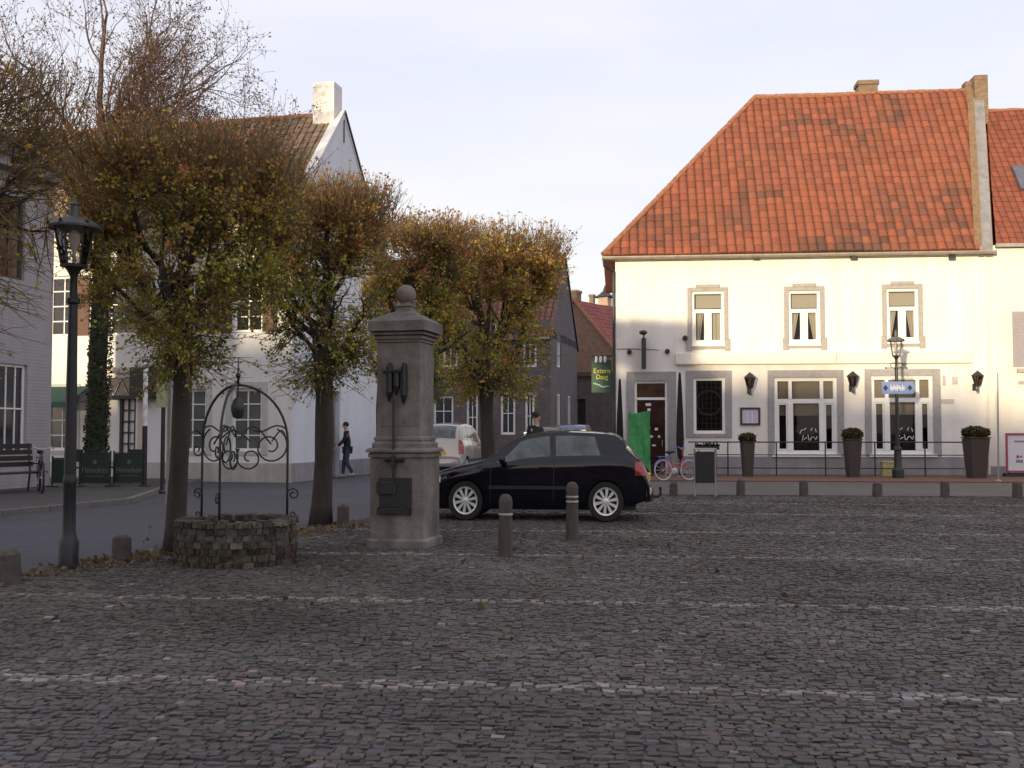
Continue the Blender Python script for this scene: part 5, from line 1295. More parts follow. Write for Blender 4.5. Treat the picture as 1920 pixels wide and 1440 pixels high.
    for c in wx:
        for s in (-1, 1):
            yo = s * (Wd - .015); b = MB(); yi = yo - s * .20
            prof = [(wr * .62, yi), (wr * .93, yi), (wr, yi + s * .03), (wr, yo - s * .03), (wr * .96, yo), (wr * .71, yo), (wr * .65, yo - s * .03)]
            b.lathe(prof if s > 0 else prof, 32, (c, 0, wr), axis='y', cap=False); b.lathe([(.001, yo - s * .06), (wr * .68, yo - s * .06)], 24, (c, 0, wr), axis='y', cap=False)
            wmesh = b.build('wheel', tyre_mat, root, smooth='auto')
            r_ = MB(); R0 = wr * .705
            r_.lathe([(R0 * .86, yo - s * .025), (R0 * .9, yo - s * .005), (R0 * .99, yo + s * .004), (R0 * 1.01, yo - s * .02)], 36, (c, 0, wr), axis='y', cap=False)
            r_.lathe([(.001, yo - s * .002), (R0 * .17, yo - s * .002), (R0 * .26, yo - s * .015), (R0 * .27, yo - s * .05)], 20, (c, 0, wr), axis='y', cap=False)
            ns = P.get('spokes', 10)
            for q in range(ns):
                a = 2 * math.pi * q / ns + .2; ca, sa = math.cos(a), math.sin(a)
                def pt(rr, tt, yy): return (c + rr * ca - tt * sa, yy, wr + rr * sa + tt * ca)
                y0, y1 = yo - s * .012, yo - s * .045; w0, w1 = R0 * .07, R0 * .125
                vs = [pt(R0 * .2, -w0, y0), pt(R0 * .2, w0, y0), pt(R0 * .9, w1, y0), pt(R0 * .9, -w1, y0), pt(R0 * .2, -w0, y1), pt(R0 * .2, w0, y1), pt(R0 * .9, w1, y1), pt(R0 * .9, -w1, y1)]
                r_.add(vs, [(0, 1, 2, 3), (0, 3, 7, 4), (1, 5, 6, 2), (4, 7, 6, 5)])
            r_.build('rim', silver_rim, wmesh, smooth='auto')
    return body

HATCH = dict(L=4.15, W=.87, wx=(.87, 3.38), wr=.315, nose=.30, tail=.17, tum=.36,
    top=[(0, .56), (.05, .66), (.25, .75), (.6, .84), (1.0, .92), (1.22, .98), (1.45, 1.12), (1.75, 1.29), (2.0, 1.375), (2.3, 1.418), (2.7, 1.43), (3.1, 1.415), (3.4, 1.395), (3.56, 1.37), (3.64, 1.31), (3.95, 1.0), (4.04, .93), (4.11, .78), (4.15, .55)],
    belt=[(0, .50), (.25, .66), (.7, .78), (1.2, .87), (1.8, .925), (2.6, .96), (3.4, .985), (3.8, .97), (4.0, .88), (4.12, .70), (4.15, .50)],
    bot=[(0, .25), (.3, .20), (1.0, .19), (3.3, .20), (3.8, .25), (4.15, .34)],
    win=[(1.42, 2.40, .42, -.03), (2.50, 3.30, -.02, -.12)], wind=(1.27, 1.98), rearg=(3.66, 3.93),
    seams=(1.32, 2.45), seamk=.02, mould=(1.3, 2.85), handle=2.30, mirror=1.55, tl=(.72, .93), tlrake=.16, hl=(.60, .70), plate=.62, platein=.05, bump=.47)
MPV = dict(L=4.1, W=.85, wx=(.8, 3.4), wr=.32, nose=.28, tail=.10, tum=.25,
    top=[(0, .60), (.06, .75), (.3, .90), (.75, 1.02), (1.1, 1.25), (1.5, 1.48), (1.9, 1.60), (2.6, 1.65), (3.3, 1.63), (3.7, 1.58), (3.88, 1.45), (3.99, 1.15), (4.06, .95), (4.09, .8), (4.1, .55)],
    belt=[(0, .52), (.3, .76), (.8, .88), (1.2, .95), (2.0, .98), (3.4, 1.02), (3.8, 1.02), (4.0, .95), (4.1, .5)],
    bot=[(0, .27), (.3, .22), (3.6, .22), (4.1, .35)], win=[(1.25, 2.1, .3, -.02), (2.2, 3.0, 0, -.02), (3.1, 3.7, 0, -.12)], wind=(.85, 1.7), rearg=(3.74, 3.98),
    seams=(1.25, 2.15, 3.05), mould=(1.2, 3.0), handle=2.0, mirror=1.25, tl=(.72, 1.12), tlrake=.07, hl=(.62, .74), plate=.70, platein=.1, bump=.52, spokes=8, bumpmat=None)
MPV['bumpmat'] = silver_paint
def place_car(name, label, P, paint, loc, rz, sz=1.12, cat='car', detail=True, group=None):
    t = thing(name, label, cat, loc, rz, group)
    # geometry is centred on the empty
    make_car(t, P, paint, detail)
    for ch in t.children:
        if ch.type == 'MESH':
            me = ch.data
            for v in me.vertices: v.co.x -= P['L'] / 2
            for g in ch.children:
                for v in g.data.vertices: v.co.x -= P['L'] / 2
    t.scale = (1, 1, sz); return t
fw_, rw_ = ground(870, 979), ground(1133, 975)
ang = math.atan2(rw_.y - fw_.y, rw_.x - fw_.x)
ang = R(-7.5)
mid_ = Vector((.405, 19.0, 0)) + Vector((-math.sin(ang), math.cos(ang), 0)) * .86
cc = mid_ + Vector((math.cos(ang), math.sin(ang), 0)) * (HATCH['L'] / 2 - (HATCH['wx'][0] + HATCH['wx'][1]) / 2)
hc = place_car('parked_car', 'black three-door hatchback parked side-on in the middle of the square', HATCH, black_paint, cc, ang, 1.13)
mb = MB(); mb.tube([(HATCH['L'] / 2 - .1, 0, .36), (HATCH['L'] / 2 + .14, 0, .35), (HATCH['L'] / 2 + .19, 0, .40), (HATCH['L'] / 2 + .19, 0, .48)], .022, 6); mb.ball((HATCH['L'] / 2 + .19, 0, .49), .032, 8); mb.build('tow_bar', dark_paint, hc)
q = at(846, 800, 37.0)
place_car('parked_car', 'silver people carrier seen from behind between the stone pump and the black hatchback', MPV, silver_paint, (q.x, 38.2, 0), R(-90 - 11) , 1.16)
q = at(1082, 800, 50.0)
place_car('parked_car', 'blue car in the street, only its roof showing above the black hatchback', HATCH, blue_paint, (q.x, 51, 0), R(-90 - 12) , 1.38, detail=False)
q = at(1028, 800, 46.0)
place_car('parked_car', 'dark grey car left of the blue one, just above the roof of the black hatchback', HATCH, grey_paint, (q.x, 47, 0), R(-90 - 12) , 1.30, detail=False)

# ------------------------------------------------------------------ people
def skin_mesh(name, mat, parent, verts, edges, radii, root=0, sub=2):
    me = bpy.data.meshes.new(name); me.from_pydata(verts, edges, []); me.update()
    o = bpy.data.objects.new(name, me); COL.objects.link(o)
    o.modifiers.new('skin', 'SKIN'); 
    sv = me.skin_vertices[0].data if me.skin_vertices else None
    if sv is None:
        bm_ = None
    for i, r in enumerate(radii):
        sv[i].radius = (r, r) if not isinstance(r, tuple) else r
        sv[i].use_root = (i == root)
    s = o.modifiers.new('subdivision', 'SUBSURF'); s.levels = sub; s.render_levels = sub
    me.materials.append(mat); o.parent = parent
    bpy.context.view_layer.update()
    dg = bpy.context.evaluated_depsgraph_get(); m2 = bpy.data.meshes.new_from_object(o.evaluated_get(dg)); o.modifiers.clear(); o.data = m2; m2.name = name
    m2.polygons.foreach_set('use_smooth', [True] * len(m2.polygons))
    return o

def add_fingers(mb, wrist, d, side, s=1.0):
    d = Vector(d).normalized(); side = Vector(side).normalized(); nrm = d.cross(side)
    w = Vector(wrist)
    mb.tube([w - d * .02, w + d * .03, w + d * .085], [.026 * s, .036 * s, .034 * s], 8)
    for k, ln in enumerate((.068, .078, .072, .056)):
        b = w + d * .08 + side * (.030 - .020 * k); mb.tube([b, b + d * ln * .5 + nrm * .006, b + d * ln * .85 + nrm * .022, b + d * ln + nrm * .034], [.0095, .009, .008, .006], 6)
    b = w + d * .02 + side * .03; mb.tube([b, b + d * .03 + side * .022, b + d * .062 + side * .028 + nrm * .012], [.013, .011, .008], 6)

def person(label, loc, rz, H, pose):
    t = thing('person', label, 'person', loc, rz)
    k = H / 1.75; J = pose
    V = lambda n: Vector(J[n])
    names = ['pelvis', 'waist', 'chest', 'neck', 'head_base', 'head', 'crown', 'shL', 'elL', 'wrL', 'shR', 'elR', 'wrR', 'hipL', 'knL', 'anL', 'toL', 'hipR', 'knR', 'anR', 'toR']
    rad = dict(pelvis=(.15, .12), waist=(.135, .105), chest=(.165, .115), neck=.06, head_base=.07, head=(.082, .098), crown=.06, shL=.068, elL=.046, wrL=.03, shR=.068, elR=.046, wrR=.03, hipL=.088, knL=.06, anL=.04, toL=.034, hipR=.088, knR=.06, anR=.04, toR=.034)
    ed = [('pelvis', 'waist'), ('waist', 'chest'), ('chest', 'neck'), ('neck', 'head_base'), ('head_base', 'head'), ('head', 'crown'), ('chest', 'shL'), ('shL', 'elL'), ('elL', 'wrL'), ('chest', 'shR'), ('shR', 'elR'), ('elR', 'wrR'), ('pelvis', 'hipL'), ('hipL', 'knL'), ('knL', 'anL'), ('anL', 'toL'), ('pelvis', 'hipR'), ('hipR', 'knR'), ('knR', 'anR'), ('anR', 'toR')]
    ix = {n: i for i, n in enumerate(names)}
    body = skin_mesh('body', skin, t, [J[n] for n in names], [(ix[a], ix[b]) for a, b in ed], [rad[n] for n in names])
    # face and hands joined into the body mesh
    mb = MB(); hc_ = V('head'); f = Vector(J['face']).normalized(); sd = Vector((0, 0, 1)).cross(f).normalized(); up = Vector((0, 0, 1))
    mb.tube([hc_ + f * .085 + up * .03, hc_ + f * .115 - up * .012, hc_ + f * .09 - up * .022], [.01, .017, .012], 6)
    for s in (-1, 1):
        mb.ball(hc_ + f * .085 + sd * s * .032 + up * .022, .013, 8); mb.ball(hc_ + sd * s * .088 + up * .005, .028, 8, (.6, .5, 1.1))
    mb.tube([hc_ + f * .09 + sd * .024 - up * .05, hc_ + f * .097 - up * .05, hc_ + f * .09 - sd * .024 - up * .05], .008, 5)
    for s in ('L', 'R'): add_fingers(mb, J['wr' + s], V('wr' + s) - V('el' + s), f)
    bm2 = body.data; import bmesh
    bb = bmesh.new(); bb.from_mesh(bm2); tmp = bpy.data.meshes.new('tmp'); tmp.from_pydata(mb.v, [], mb.f); bb.from_mesh(tmp); bb.to_mesh(bm2); bb.free(); bpy.data.meshes.remove(tmp)
    bm2.polygons.foreach_set('use_smooth', [True] * len(bm2.polygons))
    def part(name, mat, ns, ee, g, extra=None):
        idx = {n: i for i, n in enumerate(ns)}; rr = []
        for n in ns:
            r = g[n]; rr.append(r)
        return skin_mesh(name, mat, t, [J[n] for n in ns], [(idx[a], idx[b]) for a, b in ee], rr)
    part('jacket', pose['jacket'], ['waist', 'pelvis', 'chest', 'neck', 'shL', 'elL', 'wrL', 'shR', 'elR', 'wrR'], [('pelvis', 'waist'), ('waist', 'chest'), ('chest', 'neck'), ('chest', 'shL'), ('shL', 'elL'), ('elL', 'wrL'), ('chest', 'shR'), ('shR', 'elR'), ('elR', 'wrR')],
         dict(pelvis=(.175, .145), waist=(.17, .135), chest=(.195, .145), neck=.085, shL=.088, elL=.066, wrL=.05, shR=.088, elR=.066, wrR=.05))
    part('trousers', jeans, ['pelvis', 'hipL', 'knL', 'anL', 'hipR', 'knR', 'anR'], [('pelvis', 'hipL'), ('hipL', 'knL'), ('knL', 'anL'), ('pelvis', 'hipR'), ('hipR', 'knR'), ('knR', 'anR')], dict(pelvis=(.165, .13), hipL=.105, knL=.078, anL=.062, hipR=.105, knR=.078, anR=.062))
    for s in ('L', 'R'):
        a, b = V('an' + s), V('to' + s); mb = MB(); d = (b - a); d.z = 0; d.normalize(); g_ = Vector((a.x, a.y, a.z - .065))
        mb.tube([g_ - d * .06 + up * .03, g_ + up * .035, g_ + d * .1 + up * .02, g_ + d * .19 + up * .008], [.042, .05, .045, .026], 8); mb.build('shoe', shoe_mat if pose.get('pale_shoes') else black_plastic, t, smooth=True)
    mb = MB(); mb.ball(hc_ + up * .055 - f * .018, .108, 14, (1, 1, .82)); mb.build('hair', hair_mat, t, smooth=True)
    t.scale = (k, k, k * pose.get('sz', 1.1)); return t
walk = dict(pelvis=(0, 0, .95), waist=(.01, 0, 1.10), chest=(.03, 0, 1.32), neck=(.045, 0, 1.48), head_base=(.06, 0, 1.55), head=(.075, 0, 1.63), crown=(.075, 0, 1.70),
    shL=(.03, -.20, 1.40), elL=(-.10, -.25, 1.15), wrL=(-.08, -.26, .92), shR=(.03, .20, 1.40), elR=(.17, .25, 1.17), wrR=(.36, .25, 1.0),
    hipL=(0, -.09, .90), knL=(.10, -.10, .50), anL=(.14, -.10, .10), toL=(.28, -.11, .04), hipR=(0, .09, .90), knR=(.04, .10, .49), anR=(-.18, .10, .14), toR=(-.08, .10, .05), face=(1, -.15, 0), jacket=cloth_dark, pale_shoes=True)
pw = ground(651, 896)
person('person in a dark jacket and blue jeans walking beside the white corner house', (pw.x, pw.y, 0), R(196), 1.74, walk)
stand = dict(pelvis=(0, 0, .95), waist=(0, 0, 1.10), chest=(.01, 0, 1.32), neck=(.02, 0, 1.48), head_base=(.025, 0, 1.55), head=(.03, 0, 1.63), crown=(.03, 0, 1.70),
    shL=(0, -.20, 1.40), elL=(-.04, -.25, 1.13), wrL=(.04, -.26, .90), shR=(0, .20, 1.40), elR=(.02, .26, 1.13), wrR=(.12, .25, .91),
    hipL=(0, -.09, .90), knL=(.03, -.10, .50), anL=(0, -.10, .10), toL=(.14, -.11, .04), hipR=(0, .09, .90), knR=(.02, .10, .49), anR=(-.06, .10, .10), toR=(.08, .10, .04), face=(1, 0, 0), jacket=cloth_dark, sz=1.17)
q = at(1004, 790, 26)
person('dark-haired person standing beyond the black hatchback, only the head showing above its roof', (q.x, 26, 0), R(-40), 1.76, stand)

# ------------------------------------------------------------------ bicycles
def bicycle(name, label, loc, rz, wr=.34, frame=dark_paint, tyre=tyre_mat, acc=dark_paint, s=1.0, child=False, front_w=None):
    t = thing(name, label, 'bicycle', loc, rz); b = 1.05 * wr / .34
    for cx, nm in ((-b / 2, 0), (b / 2, 1)):
        m = MB(); m.tube([(cx + wr * math.cos(a), 0, wr + wr * math.sin(a)) for a in np.linspace(0, 2 * math.pi, 29)], .02, 6); w_ = m.build('wheel', (front_w if front_w else tyre) , t, smooth=True)
        m = MB()
        for k in range(12): a = 2 * math.pi * k / 12; m.tube([(cx, .02 * (-1) ** k, wr), (cx + (wr - .02) * math.cos(a), 0, wr + (wr - .02) * math.sin(a))], .003, 3, cap=False)
        m.tube([(cx, -.05, wr), (cx, .05, wr)], .022, 8); m.build('spokes', steel, w_)
        m = MB(); m.tube([(cx + (wr + .03) * math.cos(a), 0, wr + (wr + .03) * math.sin(a)) for a in np.linspace(.2, 2.7, 10)], .017, 5); m.build('mudguard', acc, t)
    hz = wr * 2.15; bb = (-.06, 0, wr * .9); se = (-.24 * wr / .34, 0, wr * 2.2); hd = (b / 2 - .16, 0, hz); ha = (b / 2 - .20, 0, hz + .22)
    m = MB(); m.tube([bb, se], .018, 6); m.tube([bb, (hd[0] + .03, 0, hz - .16)], .02, 6); m.tube([(se[0] + .05, 0, se[2] - .22), (hd[0], 0, hd[2] - .05)] if not child else [(bb[0] - .06, 0, bb[2] + .14), (hd[0] + .02, 0, hd[2] - .10)], .018, 6)
    for y in (-.05, .05): m.tube([bb, (-b / 2, y, wr)], .011, 5); m.tube([(se[0] + .04, 0, se[2] - .18), (-b / 2, y, wr)], .010, 5); m.tube([(hd[0] + .06, y, hz - .22), (b / 2, y, wr)], .012, 5)
    m.tube([(hd[0] + .05, 0, hz - .2), ha], .017, 6); m.build('frame', frame, t)
    m = MB(); m.tube([(ha[0] - .14, -.27, ha[2] + .02), (ha[0] - .02, -.22, ha[2] + .06), (ha[0] + .03, 0, ha[2]), (ha[0] - .02, .22, ha[2] + .06), (ha[0] - .14, .27, ha[2] + .02)], .014, 6); m.build('handlebar', steel if not child else acc, t)
    m = MB(); m.tube([se, (se[0] - .02, 0, se[2] + .12)], .013, 6); m.lathe([(.001, .10), (.06, .12), (.09, .15), (.06, .18), (.001, .19)], 10, (se[0] - .05, 0, se[2])); m.tube([(se[0] - .02, 0, se[2] + .15), (se[0] + .14, 0, se[2] + .16)], [.05, .02], 7); m.build('saddle', black_plastic, t)
    m = MB(); m.lathe([(.05, -.05), (.08, -.045), (.08, -.04), (.05, -.035)], 14, (bb[0], 0, bb[2]), axis='y'); m.tube([(bb[0], -.07, bb[2]), (bb[0] + .1, -.07, bb[2] - .12), (bb[0] + .1, -.15, bb[2] - .12)], .01, 5); m.tube([(bb[0], .07, bb[2]), (bb[0] - .1, .07, bb[2] + .12), (bb[0] - .1, .15, bb[2] + .12)], .01, 5); m.build('crank', steel, t)
    m = MB(); m.box(-b / 2 - .14, -b / 2 + .22, -.07, .07, wr * 2 + .08, wr * 2 + .095); m.tube([(-b / 2 - .1, .06, wr * 2 + .08), (-b / 2, .05, wr)], .007, 4); m.tube([(-b / 2 - .1, -.06, wr * 2 + .08), (-b / 2, -.05, wr)], .007, 4); m.build('luggage_rack', acc, t)
    t.scale = (s, s, s * 1.1); return t
q = ground(1268, 902)
bicycle('childs_bicycle', "child's red and blue bicycle with pale tyres leaning beside the restaurant door", (q.x, q.y, .04), R(12), .235, red_paint, M('pale_tyre', (.50, .45, .44), .7, .1, 9), bike_blue, 1.22, True)
q = at(76, 900, 26.3)
bicycle('bicycle', 'dark bicycle parked in front of the left house, seen almost end-on', (q.x, q.y, .1), R(-62), .34, dark_paint, tyre_mat, dark_paint, 1.0)

# ------------------------------------------------------------------ restaurant front
def wall_lantern(label, px, y0, y1):
    x, zt = FR.lp(px, y0, -.42); zb = FR.lp(px, y1, -.42)[1]; h = zt - zb
    t = thing('wall_lantern', label, 'wall lantern', FR.w(x, -.42, zb), FR.rz, 'wall lanterns on the restaurant front')
    m = MB(); m.tube([(0, .419, h * .25), (0, .2, h * .12), (0, 0, h * .20)], .022, 6); m.bbox(-.06, .06, .39, .418, h * .1, h * .42, .006); m.tube([(0, 0, h * .02), (0, 0, h * .3)], [.05, .045], 6); m.build('bracket', dark_paint, t)
    m = MB(); n = 6; r0, r1 = .10, .19
    for k in range(n): a = 2 * math.pi * k / n; m.tube([(r0 * math.cos(a), r0 * math.sin(a), h * .34), (r1 * math.cos(a), r1 * math.sin(a), h * .74)], .014, 5)
    m.lathe([(.02, h * .26), (r0 + .02, h * .34), (r0, h * .36)], n); m.lathe([(r1 - .01, h * .735), (r1 + .05, h * .745), (r1 * .7, h * .86), (.06, h * .93), (.03, h * .96), (.001, h)], n); ln = m.build('lantern', dark_paint, t)
    m = MB()
    for k in range(n):
        a, b = 2 * math.pi * k / n, 2 * math.pi * (k + 1) / n; p0, p1 = r0 * .97, r1 * .97
        m.quad((p0 * math.cos(a), p0 * math.sin(a), h * .365), (p0 * math.cos(b), p0 * math.sin(b), h * .365), (p1 * math.cos(b), p1 * math.sin(b), h * .73), (p1 * math.cos(a), p1 * math.sin(a), h * .73))
    m.build('lantern_glass', glass_mat('amber_lantern_glass', (.55, .40, .28), .05), ln)
wall_lantern('wall lantern above the menu board, leftmost of three on the restaurant', 1406, 697, 742)
wall_lantern('wall lantern between the two large shop windows', 1599, 695, 738)
wall_lantern('wall lantern right of the shop windows, above the tallest planter', 1833, 694, 736)

x, z0 = FR.lp(1388, 797); x1, z1 = FR.lp(1425, 764)
t = thing('menu_board', 'dark-framed menu case with white sheets on the wall below the left wall lantern', 'menu board', FR.w((x + x1) / 2, 0, z0), FR.rz); hw_, hh_ = (x1 - x) / 2, z1 - z0
m = MB(); bars(m, -hw_, hw_, 0, hh_, -.08, .078, fw=.07); m.build('frame', M('bordeaux_frame', (.05, .025, .035), .5, .2, 9), t)
m = MB(); m.quad((-hw_ + .05, -.03, .05), (hw_ - .05, -.03, .05), (hw_ - .05, -.03, hh_ - .05), (-hw_ + .05, -.03, hh_ - .05)); m.build('back_panel', M('pale_board', (.7, .68, .70), .7, .05, 9), t)
m = MB()
for i in range(3):
    a = -hw_ + .10 + i * (2 * hw_ - .2) / 3 + .01; m.box(a, a + (2 * hw_ - .2) / 3 - .04, -.036, -.031, .1, hh_ - .12)
m.build('menu_sheet', M('lilac_sheet', (.52, .50, .62), .7, .25, 40), t)

x0, zt = FR.lp(1197, 620, -.35); x1, zb = FR.lp(1217, 694, -.35)
t = thing('wall_sign', 'narrow dark sign board projecting edge-on from the wall over the restaurant door', 'sign', FR.w((x0 + x1) / 2, 0, zb), FR.rz); hh_ = zt - zb
m = MB(); m.bbox(-.08, .08, -.62, -.1, .05, hh_ * .80, .02); m.build('board', dark_paint, t)
m = MB(); m.tube([(0, -.001, hh_ * .84), (0, -.7, hh_ * .84)], .025, 6); m.tube([(0, -.001, .15), (0, -.1, .15)], .02, 5); m.tube([(0, -.001, hh_ * .55), (0, -.35, hh_ * .84)], .014, 5); m.build('bracket', dark_paint, t)
m = MB(); m.ball((-.02, -.55, hh_ * .94), .13, 10, (1.2, 1, .7)); m.tube([(0, -.55, hh_ * .84), (0, -.55, hh_ * .9)], .03, 6); m.build('spot_lamp', dark_paint, t)

q0, q1 = at(1109, 736, 40.2), at(1146, 664, 40.2)
t = thing('hanging_sign', 'dark green pub sign with yellow lettering hung at the corner of the restaurant', 'sign', ((q0.x + q1.x) / 2, 40.2, q0.z), R(-3)); w2 = (q1.x - q0.x) / 2; h2 = q1.z - q0.z
m = MB(); m.bbox(-w2, w2, -.04, .04, 0, h2 * .84, .01); m.build('board', green_board, t)
m = MB(); m.tube([(-w2, 0, h2 * .95), (w2 + .14, 0, h2 * .95)], .03, 6)
for xx in (-w2 * .7, w2 * .7): m.tube([(xx, 0, h2 * .84), (xx, 0, h2 * .95)], .012, 5)
m.build('bracket', dark_paint, t)
for i in range(3):
    m = MB(); a = -w2 * .52 + i * w2 * .44; m.lathe([(.04, h2 * .78), (.055, h2 * .80), (.05, h2 * .93), (.03, h2 * .94)], 8, (a, -.10, 0)); m.build('lamp', white_ink, t, smooth='auto')
text('Extern', yellow_ink, t, .27, (0.02, -.047, h2 * .56), sx=.88); text('Daag', yellow_ink, t, .25, (.02, -.047, h2 * .40), sx=.88)
m = MB(); m.tube([(-w2 * .8, -.05, h2 * .24), (-w2 * .2, -.05, h2 * .19), (w2 * .1, -.05, h2 * .14), (w2 * .85, -.05, h2 * .17)], [.03, .03, .035, .015], 5); m.build('emblem', M('pale_green_emblem', (.35, .5, .42), .6, .1, 9), t)

def closed_parasol(label, px, y0, y1, rw):
    base = FR.w(FR.lp(px, 893, -.75)[0], -.75, .035); zt = FR.lp(px, y0, -.75)[1]
    t = thing('closed_parasol', label, 'parasol', base, FR.rz, 'folded parasols beside the restaurant door')
    m = MB(); m.lathe([(.2, 0), (.2, .05), (.05, .08), (.035, .12), (.03, zt)], 12); m.build('pole', dark_paint, t)
    m = MB(); n = 14; prof = [(.04, .55), (rw * .8, .7), (rw, 1.3), (rw * .82, 2.2), (rw * .5, zt - .5), (.035, zt - .05)]; vs = []
    for r, z in prof:
        for k in range(n): a = 2 * math.pi * k / n; q = r * (1 + (.22 if k % 2 else -.12)); vs.append((q * math.cos(a), q * math.sin(a), z))
    m.add(vs, [(i * n + k, i * n + (k + 1) % n, (i + 1) * n + (k + 1) % n, (i + 1) * n + k) for i in range(len(prof) - 1) for k in range(n)]); m.build('canopy', parasol_cloth, t)
closed_parasol('black folded parasol at the left corner of the restaurant', 1163, 712, 893, .11)
closed_parasol('black folded parasol between the restaurant door and the leaded window', 1276, 700, 893, .12)

x0 = FR.lp(1178, 850, -1.6)[0]; x1, zt = FR.lp(1219, 774, -1.6)
t = thing('covered_board', 'tall upright board wrapped in a bright green cover in front of the restaurant door', 'cover', FR.w((x0 + x1) / 2, -1.6, .035), FR.rz); hw_ = (x1 - x0) / 2
m = MB(); n1, n2 = 10, 22; vs = []; rg = random.Random(3)
per = []
for i in range(12): per.append((-hw_ + 2 * hw_ * i / 11, -.16))
for i in range(1, 5): per.append((hw_, -.16 + .32 * i / 5))
for i in range(12): per.append((hw_ - 2 * hw_ * i / 11, .16))
for i in range(1, 5): per.append((-hw_, .16 - .32 * i / 5))
for k in range(n2 + 1):
    f = k / n2
    for i, (x, y) in enumerate(per):
        wv = .022 * math.sin(i * 1.9 + f * 3) * (1 - f * .6) + .014 * math.sin(i * .7 + f * 9); vs.append((x * (1.0 - .05 * f) + wv * .6, y * (1.1 - .35 * f) + wv, (zt - .035) * f + (.05 * math.sin(x * 7) if k == n2 else 0)))
NP = len(per); m.add(vs, [(k * NP + i, k * NP + (i + 1) % NP, (k + 1) * NP + (i + 1) % NP, (k + 1) * NP + i) for k in range(n2) for i in range(NP)] + [tuple(n2 * NP + i for i in range(NP))]); m.build('cover', green_tarp, t, smooth='auto')
m = MB(); m.box(-hw_ - .05, hw_ + .05, -.22, .22, 0, .05); m.tube([(-hw_ * .9, 0, 0), (-hw_ * .85, 0, zt + .02)], .02, 5); m.build('stand', dark_paint, t)

# railing
t = thing('railing', 'low black iron railing in front of the restaurant windows', 'railing', FR.w(0, -1.45, .035), FR.rz)
yl = -1.45; xa, xb = FR.lp(1290, 830, yl)[0], FR.lp(1818, 830, yl)[0]
for py in (829, 853, 878):
    z = FR.lp(1550, py, yl)[1] - .035; m = MB(); m.tube([(xa, 0, z), (xb, 0, z)], .018 if py > 830 else .024, 6); m.build('rail', dark_paint, t)
for px in (1365, 1456, 1548, 1641, 1735):
    xx = FR.lp(px, 860, yl)[0]; m = MB(); m.tube([(xx, .03, 0), (xx, .03, FR.lp(px, 829, yl)[1] - .035)], .024, 6); m.build('rail_post', dark_paint, t)

def planter(label, px, yb, yrim, ytop, rt, rb, yl, dens=900):
    x = FR.lp(px, yb, yl)[0]; zr = FR.lp(px, yrim, yl)[1] - .035; zt = FR.lp(px, ytop, yl)[1] - .035
    t = thing('planter', label, 'planter', FR.w(x, yl, .035), FR.rz + .15, 'tall planters along the restaurant front')
    m = MB(); m.bbox(-rb, rb, -rb, rb, 0, zr, .02)
    for i, v in enumerate(m.v): f = v[2] / zr; k = 1 + (rt / rb - 1) * f; m.v[i] = (v[0] * k, v[1] * k, v[2])
    m.bbox(-rt - .015, rt + .015, -rt - .015, rt + .015, zr + .002, zr + .05, .012); m.build('pot', planter_mat, t)
    rng = np.random.default_rng(int(px)); P = []; C = []
    h = zt - zr
    for _ in range(dens):
        d = rng.normal(size=3); d /= np.linalg.norm(d); rr = rng.uniform(.6, 1.0) ** .6
        P.append((d[0] * rr * rt * 1.35, d[1] * rr * rt * 1.35, zr + h * .48 + d[2] * rr * h * .56)); C.append(np.array([(.10, .09, .03), (.06, .075, .025), (.14, .11, .03), (.12, .07, .03)])[int(rng.integers(0, 4))] * rng.uniform(.6, 1.3))
    o = bpy.data.objects.new('plant', leafquads(P, C, .10, rng)); COL.objects.link(o); o.parent = t
    m = MB()
    for _ in range(60):
        a = rng.uniform(0, 6.28); b = Vector((rng.uniform(-.1, .1), rng.uniform(-.1, .1), zr)); m.tube([b, b + Vector((math.cos(a) * rt * .7, math.sin(a) * rt * .7, h * .6)), b + Vector((math.cos(a) * rt * 1.2, math.sin(a) * rt * 1.2, h * .85))], .006, 3)
    m.build('stems', twig_mat, t)
planter('slim planter with a small shrub, left of the middle shop window', 1402, 893, 830, 812, .22, .15, -2.0, 500)
planter('slim planter with a domed bush between the two shop windows', 1599, 893, 825, 803, .26, .18, -2.0, 900)
planter('tallest and widest planter with a drooping plant, at the right end of the railing', 1831, 897, 822, 800, .34, .24, -2.4, 1000)
# litter bin
q = ground(1322, 930); hb = at(1322, 843, q.y).z; lb = at(1322, 905, q.y).z
t = thing('litter_bin', 'dark slatted litter bin on pale legs at the edge of the square', 'litter bin', q, R(-6))
m = MB(); m.bbox(-.225, .225, -.2, .2, lb, hb - .05, .02); m.build('bin', bin_mat, t)
m = MB()
for i in range(9): m.bbox(-.215 + i * .05, -.18 + i * .05, -.215, -.2015, lb + .04, hb - .09, .004)
m.build('slats', bin_mat, t)
m = MB()
for s in (-1, 1): m.bbox(s * .25 - .02, s * .25 + .02, -.03, .03, -.02, hb, .006)
m.bbox(-.27, .27, -.22, .22, hb + .002, hb + .035, .01); m.build('bin_frame', M('pale_bin_frame', (.34, .32, .31), .6, .1, 9), t)
t = thing('flower_trough', 'dark trough of low plants behind the litter bin', 'flower trough', FR.w(FR.lp(1326, 838, -1.35)[0], -1.35, FR.lp(1326, 843, -1.35)[1]), FR.rz)
m = MB(); m.bbox(-.42, .42, -.12, .09, 0, .12, .02); m.tube([(-.3, -.02, 0), (-.3, -.02, -.9)], .02, 5); m.tube([(.3, -.02, 0), (.3, -.02, -.9)], .02, 5); m.build('trough', dark_paint, t)
P = []; C = []; rng = np.random.default_rng(5)
for _ in range(220): P.append((rng.uniform(-.42, .42), rng.uniform(-.14, .1), .12 + abs(rng.normal(0, .05)))); C.append(np.array((.03, .04, .02)) * rng.uniform(.5, 1.6))
